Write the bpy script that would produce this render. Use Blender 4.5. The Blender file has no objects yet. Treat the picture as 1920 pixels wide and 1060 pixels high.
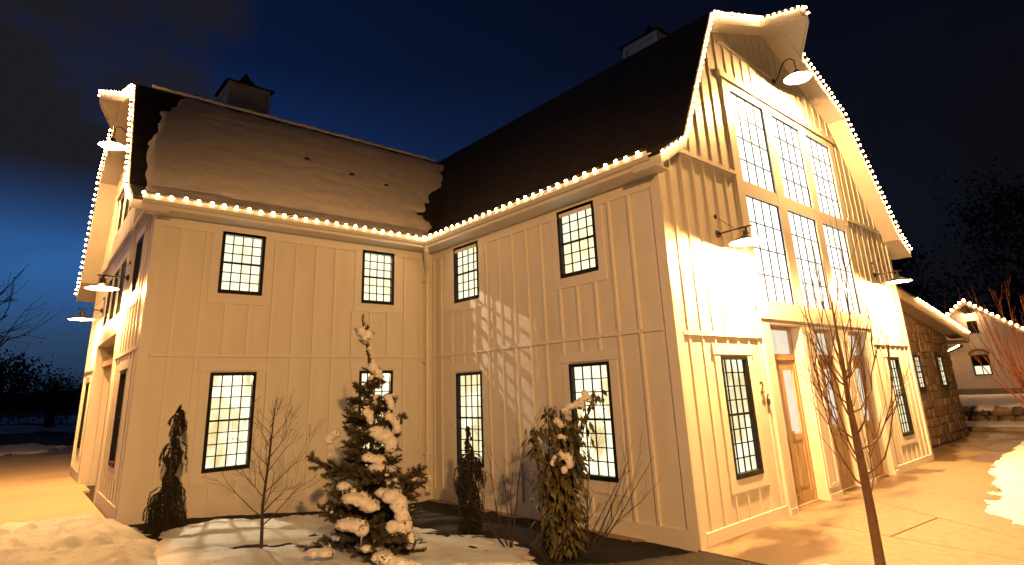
import bpy, bmesh, math, random
import numpy as np
from mathutils import Vector, Matrix, noise
R = random.Random(7)
scene = bpy.context.scene
col = scene.collection

# ------------------------------------------------------------------ camera
RIGHT, UP, FWD = Vector((.7548, -.6547, -.0404)), Vector((-.1429, -.2242, .964)), Vector((.6402, .7218, .2628))
cam_d = bpy.data.cameras.new('camera'); cam = bpy.data.objects.new('camera', cam_d); col.objects.link(cam)
cam_d.sensor_width = 36; cam_d.lens = 1083.77 / 1920 * 36; cam_d.sensor_fit = 'HORIZONTAL'
cam_d.shift_y = -(530 - 435.75) / 1920
cam_d.clip_start = .1; cam_d.clip_end = 3000
m = Matrix.Identity(4)
for i in range(3):
    m[i][0], m[i][1], m[i][2] = RIGHT[i], UP[i], -FWD[i]
m.translation = (-6.974, -10.5654, 2.3851)
cam.matrix_world = m
scene.camera = cam

# ------------------------------------------------------------------ world
world = bpy.data.worlds.new('World'); scene.world = world; world.use_nodes = True
nt = world.node_tree; nt.nodes.clear()
def N(t, kind, **kw):
    n = t.nodes.new(kind)
    for k, v in kw.items(): setattr(n, k, v)
    return n
def math_(t, op, a, b=None, c=None, clamp=False):
    n = N(t, 'ShaderNodeMath', operation=op, use_clamp=clamp)
    for i, x in enumerate((a, b, c)):
        if x is None: continue
        if isinstance(x, (int, float)): n.inputs[i].default_value = x
        else: t.links.new(x, n.inputs[i])
    return n.outputs[0]
def mixc(t, f, a, b, mode='MIX'):
    n = N(t, 'ShaderNodeMix', data_type='RGBA', blend_type=mode)
    for s, x in ((n.inputs[0], f), (n.inputs[6], a), (n.inputs[7], b)):
        if isinstance(x, (int, float)): s.default_value = x
        elif isinstance(x, (tuple, list)): s.default_value = (*x[:3], 1)
        else: t.links.new(x, s)
    return n.outputs[2]
def ramp(t, f, stops, interp='LINEAR'):
    n = N(t, 'ShaderNodeValToRGB'); n.color_ramp.interpolation = interp
    el = n.color_ramp.elements
    while len(el) < len(stops): el.new(.5)
    for e, (p, c) in zip(el, stops):
        e.position = p; e.color = (*c, 1) if isinstance(c, (tuple, list)) else (c, c, c, 1)
    t.links.new(f, n.inputs[0]); return n.outputs[0]
tc = N(nt, 'ShaderNodeTexCoord'); dv = tc.outputs['Generated']
sx = N(nt, 'ShaderNodeSeparateXYZ'); nt.links.new(dv, sx.inputs[0])
el = sx.outputs[2]
# after-glow of dusk: towards the north-west the sky is still blue, to the east it is night
dot = N(nt, 'ShaderNodeVectorMath', operation='DOT_PRODUCT'); nt.links.new(dv, dot.inputs[0]); dot.inputs[1].default_value = (-.5, .866, 0)
glow = ramp(nt, math_(nt, 'MULTIPLY_ADD', dot.outputs['Value'], .5, .5), [(.30, 0), (.42, .03), (.52, .15), (.70, .44), (.9, 1), (1, 1)])
lit = ramp(nt, el, [(0, (.010, .022, .045)), (.09, (.024, .058, .125)), (.22, (.030, .138, .42)), (.34, (.0095, .036, .15)), (.5, (.003, .0115, .050)), (.75, (.0015, .0045, .02)), (1, (.001, .003, .012))])
dark = ramp(nt, el, [(0, (.0044, .0042, .0048)), (.3, (.0040, .0041, .0058)), (.55, (.0022, .0030, .0080)), (1, (.001, .002, .006))])
skyc = mixc(nt, glow, dark, lit)
mp = N(nt, 'ShaderNodeMapping'); nt.links.new(dv, mp.inputs[0]); mp.inputs['Scale'].default_value = (4.6, 4.6, 6.0); mp.inputs['Location'].default_value = (.35, .1, .62)
ns = N(nt, 'ShaderNodeTexNoise'); nt.links.new(mp.outputs[0], ns.inputs[0]); ns.inputs['Scale'].default_value = 1.0; ns.inputs['Detail'].default_value = 6; ns.inputs['Roughness'].default_value = .52
cb = N(nt, 'ShaderNodeVectorMath', operation='DOT_PRODUCT'); nt.links.new(dv, cb.inputs[0]); cb.inputs[1].default_value = Vector((-.20, .87, .45)).normalized()
bank = ramp(nt, cb.outputs['Value'], [(.86, 0), (.985, 1)])
cl = math_(nt, 'ADD', ns.outputs[0], math_(nt, 'MULTIPLY_ADD', bank, .40, -.30))
clm = math_(nt, 'MULTIPLY', ramp(nt, cl, [(.37, 0), (.57, 1)], 'EASE'), ramp(nt, el, [(.16, 0), (.33, 1)]))
skyc = mixc(nt, clm, skyc, (.0125, .0118, .0145))
bg = N(nt, 'ShaderNodeBackground'); nt.links.new(skyc, bg.inputs[0]); bg.inputs[1].default_value = 1.0
wo = N(nt, 'ShaderNodeOutputWorld'); nt.links.new(bg.outputs[0], wo.inputs[0])

scene.view_settings.view_transform = 'Standard'; scene.view_settings.look = 'None'
scene.view_settings.exposure = 0; scene.view_settings.gamma = 1; scene.view_settings.use_curve_mapping = False
scene.cycles.use_denoising = True
scene.cycles.max_bounces = 6; scene.cycles.diffuse_bounces = 3; scene.cycles.glossy_bounces = 2; scene.cycles.transparent_max_bounces = 8
scene.cycles.sample_clamp_indirect = 4

# ------------------------------------------------------------------ lamp light levels (lamps themselves are built below)
STREET_W, LAMP_W, TOP_LAMP_W, YARD_W = 5300, 2600, 3000, 760
STREET_POS, STREET_AIM = Vector((-8.5, -15.5, 5.6)), Vector((-2.4, -4.2, -.85))
WARM = (1, .62, .27)
BULB_L, PANE_L = 80, 1.5

# ------------------------------------------------------------------ materials
def mat(name, base, rough=.6, var=0, scale=6, bump=0, bscale=30, metal=0, detail=5, stretch=None, second=None, spec=.5):
    m = bpy.data.materials.new(name); m.use_nodes = True; t = m.node_tree
    b = t.nodes['Principled BSDF']; b.inputs['Roughness'].default_value = rough; b.inputs['Metallic'].default_value = metal
    b.inputs['Specular IOR Level'].default_value = spec
    b.inputs['Base Color'].default_value = (*base, 1)
    tcn = N(t, 'ShaderNodeTexCoord'); mpn = N(t, 'ShaderNodeMapping'); t.links.new(tcn.outputs['Object'], mpn.inputs[0])
    if stretch: mpn.inputs['Scale'].default_value = stretch
    if var or second:
        n = N(t, 'ShaderNodeTexNoise'); t.links.new(mpn.outputs[0], n.inputs[0]); n.inputs['Scale'].default_value = scale; n.inputs['Detail'].default_value = detail
        f = ramp(t, n.outputs[0], [(.3, 0), (.7, 1)])
        a = second if second else tuple(c * (1 - var) for c in base)
        c = mixc(t, f, a, base); t.links.new(c, b.inputs['Base Color'])
    if bump:
        n2 = N(t, 'ShaderNodeTexNoise'); t.links.new(mpn.outputs[0], n2.inputs[0]); n2.inputs['Scale'].default_value = bscale; n2.inputs['Detail'].default_value = 6
        bn = N(t, 'ShaderNodeBump'); bn.inputs['Strength'].default_value = bump; bn.inputs['Distance'].default_value = .03
        t.links.new(n2.outputs[0], bn.inputs['Height']); t.links.new(bn.outputs[0], b.inputs['Normal'])
    return m
def emis(name, c, s):
    m = bpy.data.materials.new(name); m.use_nodes = True; t = m.node_tree; b = t.nodes['Principled BSDF']
    b.inputs['Base Color'].default_value = (*[min(.8, x) for x in c], 1); b.inputs['Emission Color'].default_value = (*c, 1); b.inputs['Emission Strength'].default_value = s
    b.inputs['Roughness'].default_value = .3
    return m
def pane_mat(name, strength, c1, c2, clear=.22, rooms=.3):
    """lit window glass: shows a bright room, lets a little lamplight through"""
    m = bpy.data.materials.new(name); m.use_nodes = True; t = m.node_tree; t.nodes.clear()
    tcn = N(t, 'ShaderNodeNewGeometry'); mpn = N(t, 'ShaderNodeMapping'); t.links.new(tcn.outputs['Position'], mpn.inputs[0]); mpn.inputs['Scale'].default_value = (2.6, 2.6, 1.3)
    n = N(t, 'ShaderNodeTexNoise'); t.links.new(mpn.outputs[0], n.inputs[0]); n.inputs['Scale'].default_value = 1.1; n.inputs['Detail'].default_value = 3
    c = mixc(t, ramp(t, n.outputs[0], [(.34, 0), (.50, 1)]), c2, c1)
    vo = N(t, 'ShaderNodeTexVoronoi', distance='CHEBYCHEV'); t.links.new(tcn.outputs['Position'], vo.inputs[0]); vo.inputs['Scale'].default_value = 1.7; vo.inputs['Randomness'].default_value = .85
    sv = N(t, 'ShaderNodeSeparateColor'); t.links.new(vo.outputs['Color'], sv.inputs[0])
    c = mixc(t, ramp(t, sv.outputs[0], [(0, rooms), (.45, 0), (1, 0)]), c, c2)
    e = N(t, 'ShaderNodeEmission'); t.links.new(c, e.inputs[0]); e.inputs[1].default_value = strength
    g = N(t, 'ShaderNodeBsdfGlossy'); g.inputs['Roughness'].default_value = .03
    tr = N(t, 'ShaderNodeBsdfTransparent')
    m1 = N(t, 'ShaderNodeMixShader'); m1.inputs[0].default_value = clear; t.links.new(e.outputs[0], m1.inputs[1]); t.links.new(tr.outputs[0], m1.inputs[2])
    m2 = N(t, 'ShaderNodeMixShader'); m2.inputs[0].default_value = .05; t.links.new(m1.outputs[0], m2.inputs[1]); t.links.new(g.outputs[0], m2.inputs[2])
    o = N(t, 'ShaderNodeOutputMaterial'); t.links.new(m2.outputs[0], o.inputs[0])
    return m
M = {}
M['paint'] = mat('cream_paint', (.81, .77, .69), .42, .10, 1.6, .06, 60, stretch=(2.2, 2.2, .5))
M['trim'] = mat('trim_paint', (.82, .78, .72), .38, .04, 5, .03, 60)
M['soffit'] = mat('soffit_paint', (.80, .77, .71), .45, .05, 4)
M['black'] = mat('black_metal', (.010, .0095, .009), .5, spec=.2)
M['lampblack'] = mat('lamp_enamel', (.03, .027, .025), .3)
M['lampwhite'] = mat('lamp_white_enamel', (.8, .78, .74), .35)
M['pane'] = pane_mat('lit_glass', PANE_L * 1.2, (1, .94, .64), (1, .86, .46), .45)
M['pane_low'] = pane_mat('lit_glass_lower', PANE_L * 1.3, (1, .93, .62), (.60, .47, .21), .42, .9)
M['pane_hall'] = pane_mat('lit_glass_hall', PANE_L * 1.5, (1, .95, .76), (1, .93, .82), .1)
M['pane_dim'] = pane_mat('dim_glass', .35, (.55, .6, .35), (.25, .3, .16), .1)
M['darkglass'] = mat('dark_glass', (.01, .012, .01), .05)
M['doorglass'] = pane_mat('door_glass', .95, (1, .88, .66), (.9, .72, .42), .1)
M['wood'] = mat('door_oak', (.56, .40, .24), .5, .3, 5, .15, 40, stretch=(6, 6, .7))
M['snow'] = mat('snow', (.80, .80, .81), .7, .10, 2.6, .8, 16)
M['snow2'] = mat('fresh_snow_clump', (.86, .86, .88), .65, .04, 6, .35, 22)
M['mulch'] = mat('mulch_bark', (.014, .009, .006), .95, .6, 30, 1.0, 45)
M['soil'] = mat('soil', (.03, .022, .016), .95, .5, .6, .6, 8)
M['field'] = mat('winter_field', (.05, .04, .03), .95, .6, .08, .4, 4)
M['iron'] = mat('vent_rubber', (.02, .02, .02), .7)
M['brass'] = mat('door_brass', (.5, .35, .12), .3, metal=1)
M['cord'] = mat('cord_green', (.02, .03, .02), .6)
M['bulb'] = emis('bulb_glass', (1, .52, .20), BULB_L)
M['lampbulb'] = emis('lamp_bulb', (1, .72, .36), 60)
M['num'] = mat('number_iron', (.015, .013, .012), .5)
def concrete():
    m = mat('wet_concrete', (.40, .37, .33), .6, 0, 1)
    t = m.node_tree; b = t.nodes['Principled BSDF']
    g = N(t, 'ShaderNodeNewGeometry')
    mp_ = N(t, 'ShaderNodeMapping'); t.links.new(g.outputs['Position'], mp_.inputs[0]); mp_.inputs['Scale'].default_value = (.55, 1.15, 1); mp_.inputs['Rotation'].default_value = (0, 0, .5)
    n1 = N(t, 'ShaderNodeTexNoise'); t.links.new(mp_.outputs[0], n1.inputs[0]); n1.inputs['Scale'].default_value = .9; n1.inputs['Detail'].default_value = 5; n1.inputs['Roughness'].default_value = .55
    n2 = N(t, 'ShaderNodeTexNoise'); t.links.new(g.outputs['Position'], n2.inputs[0]); n2.inputs['Scale'].default_value = 9; n2.inputs['Detail'].default_value = 8
    wet = ramp(t, n1.outputs[0], [(.49, 0), (.58, 1)])
    c = mixc(t, ramp(t, n2.outputs[0], [(.3, 0), (.7, 1)]), (.175, .135, .092), (.235, .185, .13))
    c2 = mixc(t, wet, c, (.080, .054, .032)); t.links.new(c2, b.inputs['Base Color'])
    t.links.new(ramp(t, wet, [(0, .72), (1, .38)]), b.inputs['Roughness'])
    bn = N(t, 'ShaderNodeBump'); bn.inputs['Strength'].default_value = .18; bn.inputs['Distance'].default_value = .02; t.links.new(n2.outputs[0], bn.inputs['Height']); t.links.new(bn.outputs[0], b.inputs['Normal'])
    return m
M['conc'] = concrete()
M['litconc'] = mat('lamplit_concrete', (.62, .47, .31), .75, .14, 1.1, .15, 20, stretch=(.5, 1.4, 1))  # yard concrete paled so its colour carries part of the lamplight
def shingle():
    m = mat('asphalt_shingle', (.016, .014, .013), .85)
    t = m.node_tree; b = t.nodes['Principled BSDF']; g = N(t, 'ShaderNodeTexCoord')
    br = N(t, 'ShaderNodeTexBrick'); t.links.new(g.outputs['UV'], br.inputs[0])
    br.inputs['Color1'].default_value = (.020, .017, .015, 1); br.inputs['Color2'].default_value = (.011, .010, .010, 1); br.inputs['Mortar'].default_value = (.005, .005, .005, 1)
    br.inputs['Scale'].default_value = 1; br.inputs['Brick Width'].default_value = .3; br.inputs['Row Height'].default_value = .14; br.inputs['Mortar Size'].default_value = .008
    t.links.new(br.outputs[0], b.inputs['Base Color'])
    bn = N(t, 'ShaderNodeBump'); bn.inputs['Strength'].default_value = .5; bn.inputs['Distance'].default_value = .02; t.links.new(br.outputs['Fac'], bn.inputs['Height']); bn.invert = True; t.links.new(bn.outputs[0], b.inputs['Normal'])
    return m
M['shingle'] = shingle()

# ------------------------------------------------------------------ mesh helpers
def tag(o, label=None, cat=None, group=None, kind=None):
    for k, v in (('label', label), ('category', cat), ('group', group), ('kind', kind)):
        if v: o[k] = v
    return o
def empty(name, loc, label=None, cat=None, group=None):
    o = bpy.data.objects.new(name, None); col.objects.link(o); o.location = loc; o.empty_display_size = .2
    return tag(o, label, cat, group)
def rootloc(p):
    v = Vector((0, 0, 0))
    while p is not None: v = v + p.location; p = p.parent
    return v
def ident(u, z, n): return Vector((u, n, z))
class MB:
    def __init__(s): s.v = []; s.f = []; s.mi = []; s.uv = {}
    def add(s, vs, fs, mi=0):
        b = len(s.v); s.v += [Vector(p) for p in vs]; s.f += [tuple(b + i for i in f) for f in fs]; s.mi += [mi] * len(fs)
    def hexa(s, p, mi=0):
        s.add(p, [(0, 1, 2, 3), (7, 6, 5, 4), (0, 4, 5, 1), (1, 5, 6, 2), (2, 6, 7, 3), (3, 7, 4, 0)], mi)
    def box(s, F, u0, u1, z0, z1, n0, n1, mi=0, z0b=None, z1b=None):
        """box in a wall's frame; z0b / z1b give other heights at u1"""
        a = z0 if z0b is None else z0b; b = z1 if z1b is None else z1b
        s.hexa([F(u0, z0, n0), F(u1, a, n0), F(u1, b, n0), F(u0, z1, n0), F(u0, z0, n1), F(u1, a, n1), F(u1, b, n1), F(u0, z1, n1)], mi)
    def bar(s, a, b, w, h, up=Vector((0, 0, 1)), mi=0):
        a = Vector(a); b = Vector(b); d = (b - a).normalized(); r = d.cross(up)
        if r.length < 1e-4: r = d.cross(Vector((0, 1, 0)))
        r.normalize(); q = r.cross(d); r = r * w / 2; q = q * h / 2
        s.hexa([a - r - q, a + r - q, a + r + q, a - r + q, b - r - q, b + r - q, b + r + q, b - r + q], mi)
    def tube(s, pts, rad, seg=6, mi=0, cap=True):
        pts = [Vector(p) for p in pts]; n = len(pts)
        if n < 2: return
        if not isinstance(rad, (list, tuple)): rad = [rad] * n
        base = len(s.v); ref = None
        for i, p in enumerate(pts):
            d = (pts[min(i + 1, n - 1)] - pts[max(i - 1, 0)])
            if d.length < 1e-9: d = Vector((0, 0, 1))
            d.normalize()
            if ref is None:
                ref = d.orthogonal().normalized()
            ref = (ref - d * ref.dot(d))
            ref = ref.normalized() if ref.length > 1e-6 else d.orthogonal().normalized()
            q = d.cross(ref)
            for k in range(seg):
                a = 2 * math.pi * k / seg
                s.v.append(p + (ref * math.cos(a) + q * math.sin(a)) * rad[i])
        for i in range(n - 1):
            for k in range(seg):
                a = base + i * seg + k; b = base + i * seg + (k + 1) % seg
                s.f.append((a, b, b + seg, a + seg)); s.mi.append(mi)
        if cap and seg > 2:
            s.f.append(tuple(base + k for k in reversed(range(seg)))); s.mi.append(mi)
            s.f.append(tuple(base + (n - 1) * seg + k for k in range(seg))); s.mi.append(mi)
    def lathe(s, o, prof, seg=16, mi=0, axis=Vector((0, 0, 1))):
        o = Vector(o); x = axis.orthogonal().normalized(); y = axis.cross(x); base = len(s.v)
        for r, h in prof:
            for k in range(seg):
                a = 2 * math.pi * k / seg; s.v.append(o + axis * h + (x * math.cos(a) + y * math.sin(a)) * r)
        for i in range(len(prof) - 1):
            for k in range(seg):
                a = base + i * seg + k; b = base + i * seg + (k + 1) % seg
                s.f.append((a, b, b + seg, a + seg)); s.mi.append(mi)
    def build(s, name, mats, parent=None, smooth=False, fix=True, uv=None):
        if not isinstance(mats, (list, tuple)): mats = [mats]
        off = rootloc(parent); me = bpy.data.meshes.new(name)
        me.from_pydata([tuple(p - off) for p in s.v], [], s.f)
        for mm in mats: me.materials.append(mm)
        if any(s.mi): me.polygons.foreach_set('material_index', s.mi)
        if fix:
            bm = bmesh.new(); bm.from_mesh(me); bmesh.ops.recalc_face_normals(bm, faces=bm.faces); bm.to_mesh(me); bm.free()
        if smooth: me.polygons.foreach_set('use_smooth', [True] * len(me.polygons))
        if uv:
            l = me.uv_layers.new(name='UVMap')
            for lp in me.loops: l.data[lp.index].uv = uv(me.vertices[lp.vertex_index].co + off)
        o = bpy.data.objects.new(name, me); col.objects.link(o); o.parent = parent
        return o
unit = MB(); unit.hexa([(-.5, -.5, -.5), (.5, -.5, -.5), (.5, .5, -.5), (-.5, .5, -.5), (-.5, -.5, .5), (.5, -.5, .5), (.5, .5, .5), (-.5, .5, .5)])
_unit_me = {}
def unit_mesh(name, mt):
    k = (name, mt.name)
    if k not in _unit_me:
        me = bpy.data.meshes.new(name); me.from_pydata([tuple(p) for p in unit.v], [], unit.f); me.materials.append(mt)
        bm = bmesh.new(); bm.from_mesh(me); bmesh.ops.recalc_face_normals(bm, faces=bm.faces); bm.to_mesh(me); bm.free(); _unit_me[k] = me
    return _unit_me[k]
def piece(name, mt, parent, F, u0, u1, z0, z1, n0, n1):
    """one board or pane as an object of its own, sharing its mesh"""
    o = bpy.data.objects.new(name, unit_mesh(name, mt)); col.objects.link(o); o.parent = parent
    o.location = F((u0 + u1) / 2, (z0 + z1) / 2, (n0 + n1) / 2) - rootloc(parent)
    o.rotation_euler.z = F.yaw; o.scale = (abs(u1 - u0), abs(n1 - n0), abs(z1 - z0))
    return o
class Frame:
    def __init__(s, o, u, n):
        s.o = Vector(o); s.u = Vector(u).normalized(); s.n = Vector(n).normalized(); s.yaw = math.atan2(s.u.y, s.u.x)
    def __call__(s, u, z, n): return s.o + s.u * u + s.n * n + Vector((0, 0, z))
LA, LB, WB, WA = 5.34, 6.0, 10.1, 9.2
FA = Frame((0, 0, 0), (-1, 0, 0), (0, -1, 0))        # west wing long wall, u from the inner corner
FB = Frame((0, 0, 0), (0, -1, 0), (-1, 0, 0))        # south wing long wall
FG = Frame((0, -LB, 0), (1, 0, 0), (0, -1, 0))       # entrance gable
FH = Frame((-LA, 0, 0), (.024, 1, 0), (-1, .024, 0)) # west gable

# ------------------------------------------------------------------ terrain
def sm(t): t = max(0, min(1, t)); return t * t * (3 - 2 * t)
def H(x, y):
    z = .34 + .39 * sm((-x - .3) / 5.2) + .06 * sm((x - 8) / 6)
    if x > 21.5: z += .55 * sm((x - 21.5) / 1.2)
    if x > 40 or y > 60: z += .0
    return z
def ground_sheet():
    xs = np.unique(np.concatenate([np.linspace(-900, -30, 18), np.linspace(-30, -10, 12), np.linspace(-10, 12, 80), np.linspace(12, 40, 40), np.linspace(40, 900, 20)]))
    ys = np.unique(np.concatenate([np.linspace(-900, -30, 14), np.linspace(-30, -12, 10), np.linspace(-12, 3, 60), np.linspace(3, 40, 24), np.linspace(40, 900, 22)]))
    b = MB(); nx, ny = len(xs), len(ys)
    for y in ys:
        for x in xs:
            b.v.append(Vector((x, y, H(x, y) - .03 + .012 * noise.noise((x * 2, y * 2, 0)))))
    for j in range(ny - 1):
        for i in range(nx - 1):
            if -4.6 < xs[i] and xs[i + 1] < 9.6 and .6 < ys[j] and ys[j + 1] < 8.6: continue
            a = j * nx + i; b.f.append((a, a + 1, a + nx + 1, a + nx)); b.mi.append(0)
    return tag(b.build('ground', M['field'], fix=False, smooth=True), kind='structure')
ground_sheet()
def inside_d(p, poly):
    """signed distance to a polygon, positive inside"""
    x, y = p; ins = False; d = 1e9; n = len(poly)
    for i in range(n):
        x1, y1 = poly[i]; x2, y2 = poly[(i + 1) % n]
        if (y1 > y) != (y2 > y) and x < (x2 - x1) * (y - y1) / (y2 - y1) + x1: ins = not ins
        L = (x2 - x1) ** 2 + (y2 - y1) ** 2; t = max(0, min(1, ((x - x1) * (x2 - x1) + (y - y1) * (y2 - y1)) / L)) if L else 0
        d = min(d, math.hypot(x - x1 - t * (x2 - x1), y - y1 - t * (y2 - y1)))
    return d if ins else -d
def drift(name, poly, thick, res, mt, base=H, rag=.12, rs=3.0, kind='stuff', soft=.14, lump=.35, seed=0):
    x0 = min(p[0] for p in poly) - .3; x1 = max(p[0] for p in poly) + .3; y0 = min(p[1] for p in poly) - .3; y1 = max(p[1] for p in poly) + .3
    nx = int((x1 - x0) / res) + 1; ny = int((y1 - y0) / res) + 1; b = MB(); idx = {}
    val = {}
    for j in range(ny + 1):
        for i in range(nx + 1):
            x = x0 + i * res; y = y0 + j * res
            d = inside_d((x, y), poly)
            if d < -.4: continue
            nz = noise.fractal((x * rs + seed, y * rs, seed), 1.0, 2.0, 4)
            t = d + rag * nz
            if t > -res * 1.5:
                k = 1 - math.exp(-max(t, 0) / soft)
                z = base(x, y) + thick * k * (1 + lump * noise.fractal((x * 1.3, y * 1.3, 3 + seed), 1, 2, 3)) + (.3 * thick * k * noise.fractal((x * 4.5, y * 4.5, seed + 9), .9, 2.0, 3) + .008 * noise.noise((x * 14, y * 14, seed)) if t > 0 else 0) - (.06 if t < 0 else 0)
                idx[i, j] = len(b.v); b.v.append(Vector((x, y, z)))
    for (i, j) in list(idx):
        q = [(i, j), (i + 1, j), (i + 1, j + 1), (i, j + 1)]
        if all(k in idx for k in q): b.f.append(tuple(idx[k] for k in q)); b.mi.append(0)
    return tag(b.build(name, mt, fix=False, smooth=True), kind=kind)
# planting bed along both courtyard walls
drift('mulch_bed', [(-5.5, -.02), (-.02, -.02), (-.02, -7.6), (-1.0, -8.6), (-3.2, -7.2), (-5.2, -5.2), (-6.9, -2.8), (-6.4, -.3)], .03, .09, M['mulch'], rag=.05, lump=1.0, soft=.1)

def slab(poly, zf, thick, parent, name='slab', mt='conc'):
    b = MB(); n = len(poly)
    b.add([(x, y, zf(x, y)) for x, y in poly] + [(x, y, zf(x, y) - thick) for x, y in poly],
          [tuple(range(n)), tuple(reversed(range(n, 2 * n)))] + [(i, (i + 1) % n, n + (i + 1) % n, n + i) for i in range(n)])
    o = b.build(name, M[mt], parent)
    bv = o.modifiers.new('edge', 'BEVEL'); bv.width = .008; bv.segments = 1
    return o
zc = lambda x, y: H(x, y) + .03
pv = empty('pavement', (0, 0, 0)); tag(pv, kind='structure')
top_ = [-.05, 2.3, 4.75, 9.05, 13.4, 19.5]; bot_ = [-.3, 1.62, 2.15, 3.9, 8.5, 15.5]
g = .009
for i in range(5):
    a0, a1, b0, b1 = top_[i] + g, top_[i + 1] - g, bot_[i] + g, bot_[i + 1] - g
    mid = -7.75
    def lx(a, b, y): return a + (b - a) * (y + 6) / (-9.6 + 6)
    if i in (0, 2):
        slab([(a0, -5.99 if i < 4 else -5.3), (lx(a0, b0, -9.6), -9.6), (lx(a1, b1, -9.6), -9.6), (a1, -5.99)], zc, .12, pv)
    else:
        yb = mid + (.25 if i == 1 else -.1)
        slab([(a0, -5.99), (lx(a0, b0, yb), yb), (lx(a1, b1, yb - .15), yb - .15), (a1, -5.99)], zc, .12, pv)
        slab([(lx(a0, b0, yb - 2 * g), yb - 2 * g), (b0, -9.6), (b1, -9.6), (lx(a1, b1, yb - .15 - 2 * g), yb - .15 - 2 * g)], zc, .12, pv)
slab([(10.15, -5.97), (19.4, -5.97), (19.4, -5.0), (10.15, -5.0)], zc, .12, pv)
for i in range(2):
    a = -.3 + i * 7; slab([(a, -9.62), (a - 3.5, -16), (a + 3.4, -16), (a + 6.98, -9.62)], zc, .12, pv)
# bays floor under the porch
slab([(2.3, -5.97), (7.7, -5.97), (7.7, -5.3), (2.3, -5.3)], lambda x, y: H(x, y) + .026, .1, pv)
# west yard
yard = empty('yard_paving', (0, 0, 0)); tag(yard, kind='structure')
for (xa, xb, ya, yb) in ((-13, -5.38, .62, 4.9), (-13, -5.15, 4.92, 10.5), (-13, -3.9, 10.52, 17.5), (-13, -2, 17.52, 24)):
    slab([(xa, ya), (xb, ya), (xb + .024 * (yb - ya) * (ya < 9), yb), (xa, yb)], lambda x, y: .745, .2, yard, mt='litconc')
# snow lying on the ground
SN = M['snow']
drift('snow', [(-7.6, .1), (-7.2, .72), (-6.4, .95), (-5.6, .55), (-5.25, -.25), (-5.15, -1.0), (-5.2, -2.2), (-5.6, -3.8), (-7.0, -4.2)], .20, .045, SN, rag=.16, lump=.5, soft=.22, seed=2)
drift('snow', [(-5.1, -1.05), (-4.62, -.72), (-3.7, -.62), (-2.75, -.55), (-2.05, -.95), (-1.85, -1.9), (-1.72, -2.7), (-1.85, -3.05), (-1.42, -3.5), (-1.32, -4.1), (-1.65, -4.7), (-2.0, -5.3), (-3.4, -6.0), (-5.0, -5), (-6.0, -3.5), (-5.4, -2.2)], .07, .045, SN, rag=.18, lump=.7, seed=5)
drift('snow', [(-.75, -6.75), (-.1, -6.9), (.45, -7.35), (.2, -8.1), (-.9, -8.2), (-1.3, -7.3)], .07, .04, SN, rag=.12, seed=8)
drift('snow', [(-1.35, -1.5), (-.95, -1.75), (-.8, -2.3), (-1.05, -2.5), (-1.3, -2.1)], .03, .04, SN, rag=.16, seed=12)
drift('snow', [(15.2, -7.0), (12, -7.1), (9.1, -7.25), (7.3, -7.62), (6.1, -7.88), (5.6, -8.05), (4.9, -7.98), (4.2, -8.1), (3.9, -8.5), (3.1, -8.75), (2.4, -9.3), (1.5, -10.5), (2, -14), (20, -14), (19, -7.4)], .12, .06, SN, base=zc, rag=.22, lump=.4, soft=.3, seed=15)
drift('snow', [(18.6, -2.5), (21.9, -2.5), (21.9, -8.5), (18.6, -8.5)], .12, .12, SN, rag=.4, seed=18)
drift('snow', [(22.3, 0), (36, 1), (36, -14), (22.3, -12)], .10, .25, SN, rag=.3, seed=21)
drift('snow', [(-8, 20.5), (-6.6, 27), (-5.0, 27), (-4.3, 22), (-4.8, 19.5), (-5.8, 20)], .10, .12, SN, base=lambda x, y: .75, rag=.7, rs=1.2, seed=25)
drift('snow', [(-14, 46), (-2, 50), (12, 44), (12, 80), (-20, 80)], .12, .8, SN, rag=3, rs=.25, seed=31)
drift('snow', [(-26, 90), (-8, 88), (30, 110), (20, 200), (-60, 200)], .12, 3, SN, rag=9, rs=.06, seed=33)
# kerb at the end of the drive
kb = MB(); kb.box(ident, 18.2, 18.5, .3, .55, -9, -2.5); tag(kb.build('kerb', M['conc']), kind='structure')
# hills on the horizon
b = MB(); n = 60
for i in range(n + 1):
    a = math.radians(60 + i * 1.6); r = 700
    hgt = 26 + 20 * noise.fractal((i * .16, 4.2, 0), 1, 2, 4)
    for k, (rr, zz) in enumerate(((r, -2), (r + 60, hgt * .7), (r + 160, hgt), (r + 400, hgt * .5))):
        b.v.append(Vector((math.cos(a) * rr, math.sin(a) * rr, zz)))
for i in range(n):
    for k in range(3):
        q = i * 4 + k; b.f.append((q, q + 4, q + 5, q + 1)); b.mi.append(0)
tag(b.build('hills', mat('far_hill', (.05, .055, .06), .95, .4, .02), smooth=True), kind='structure')

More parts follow.
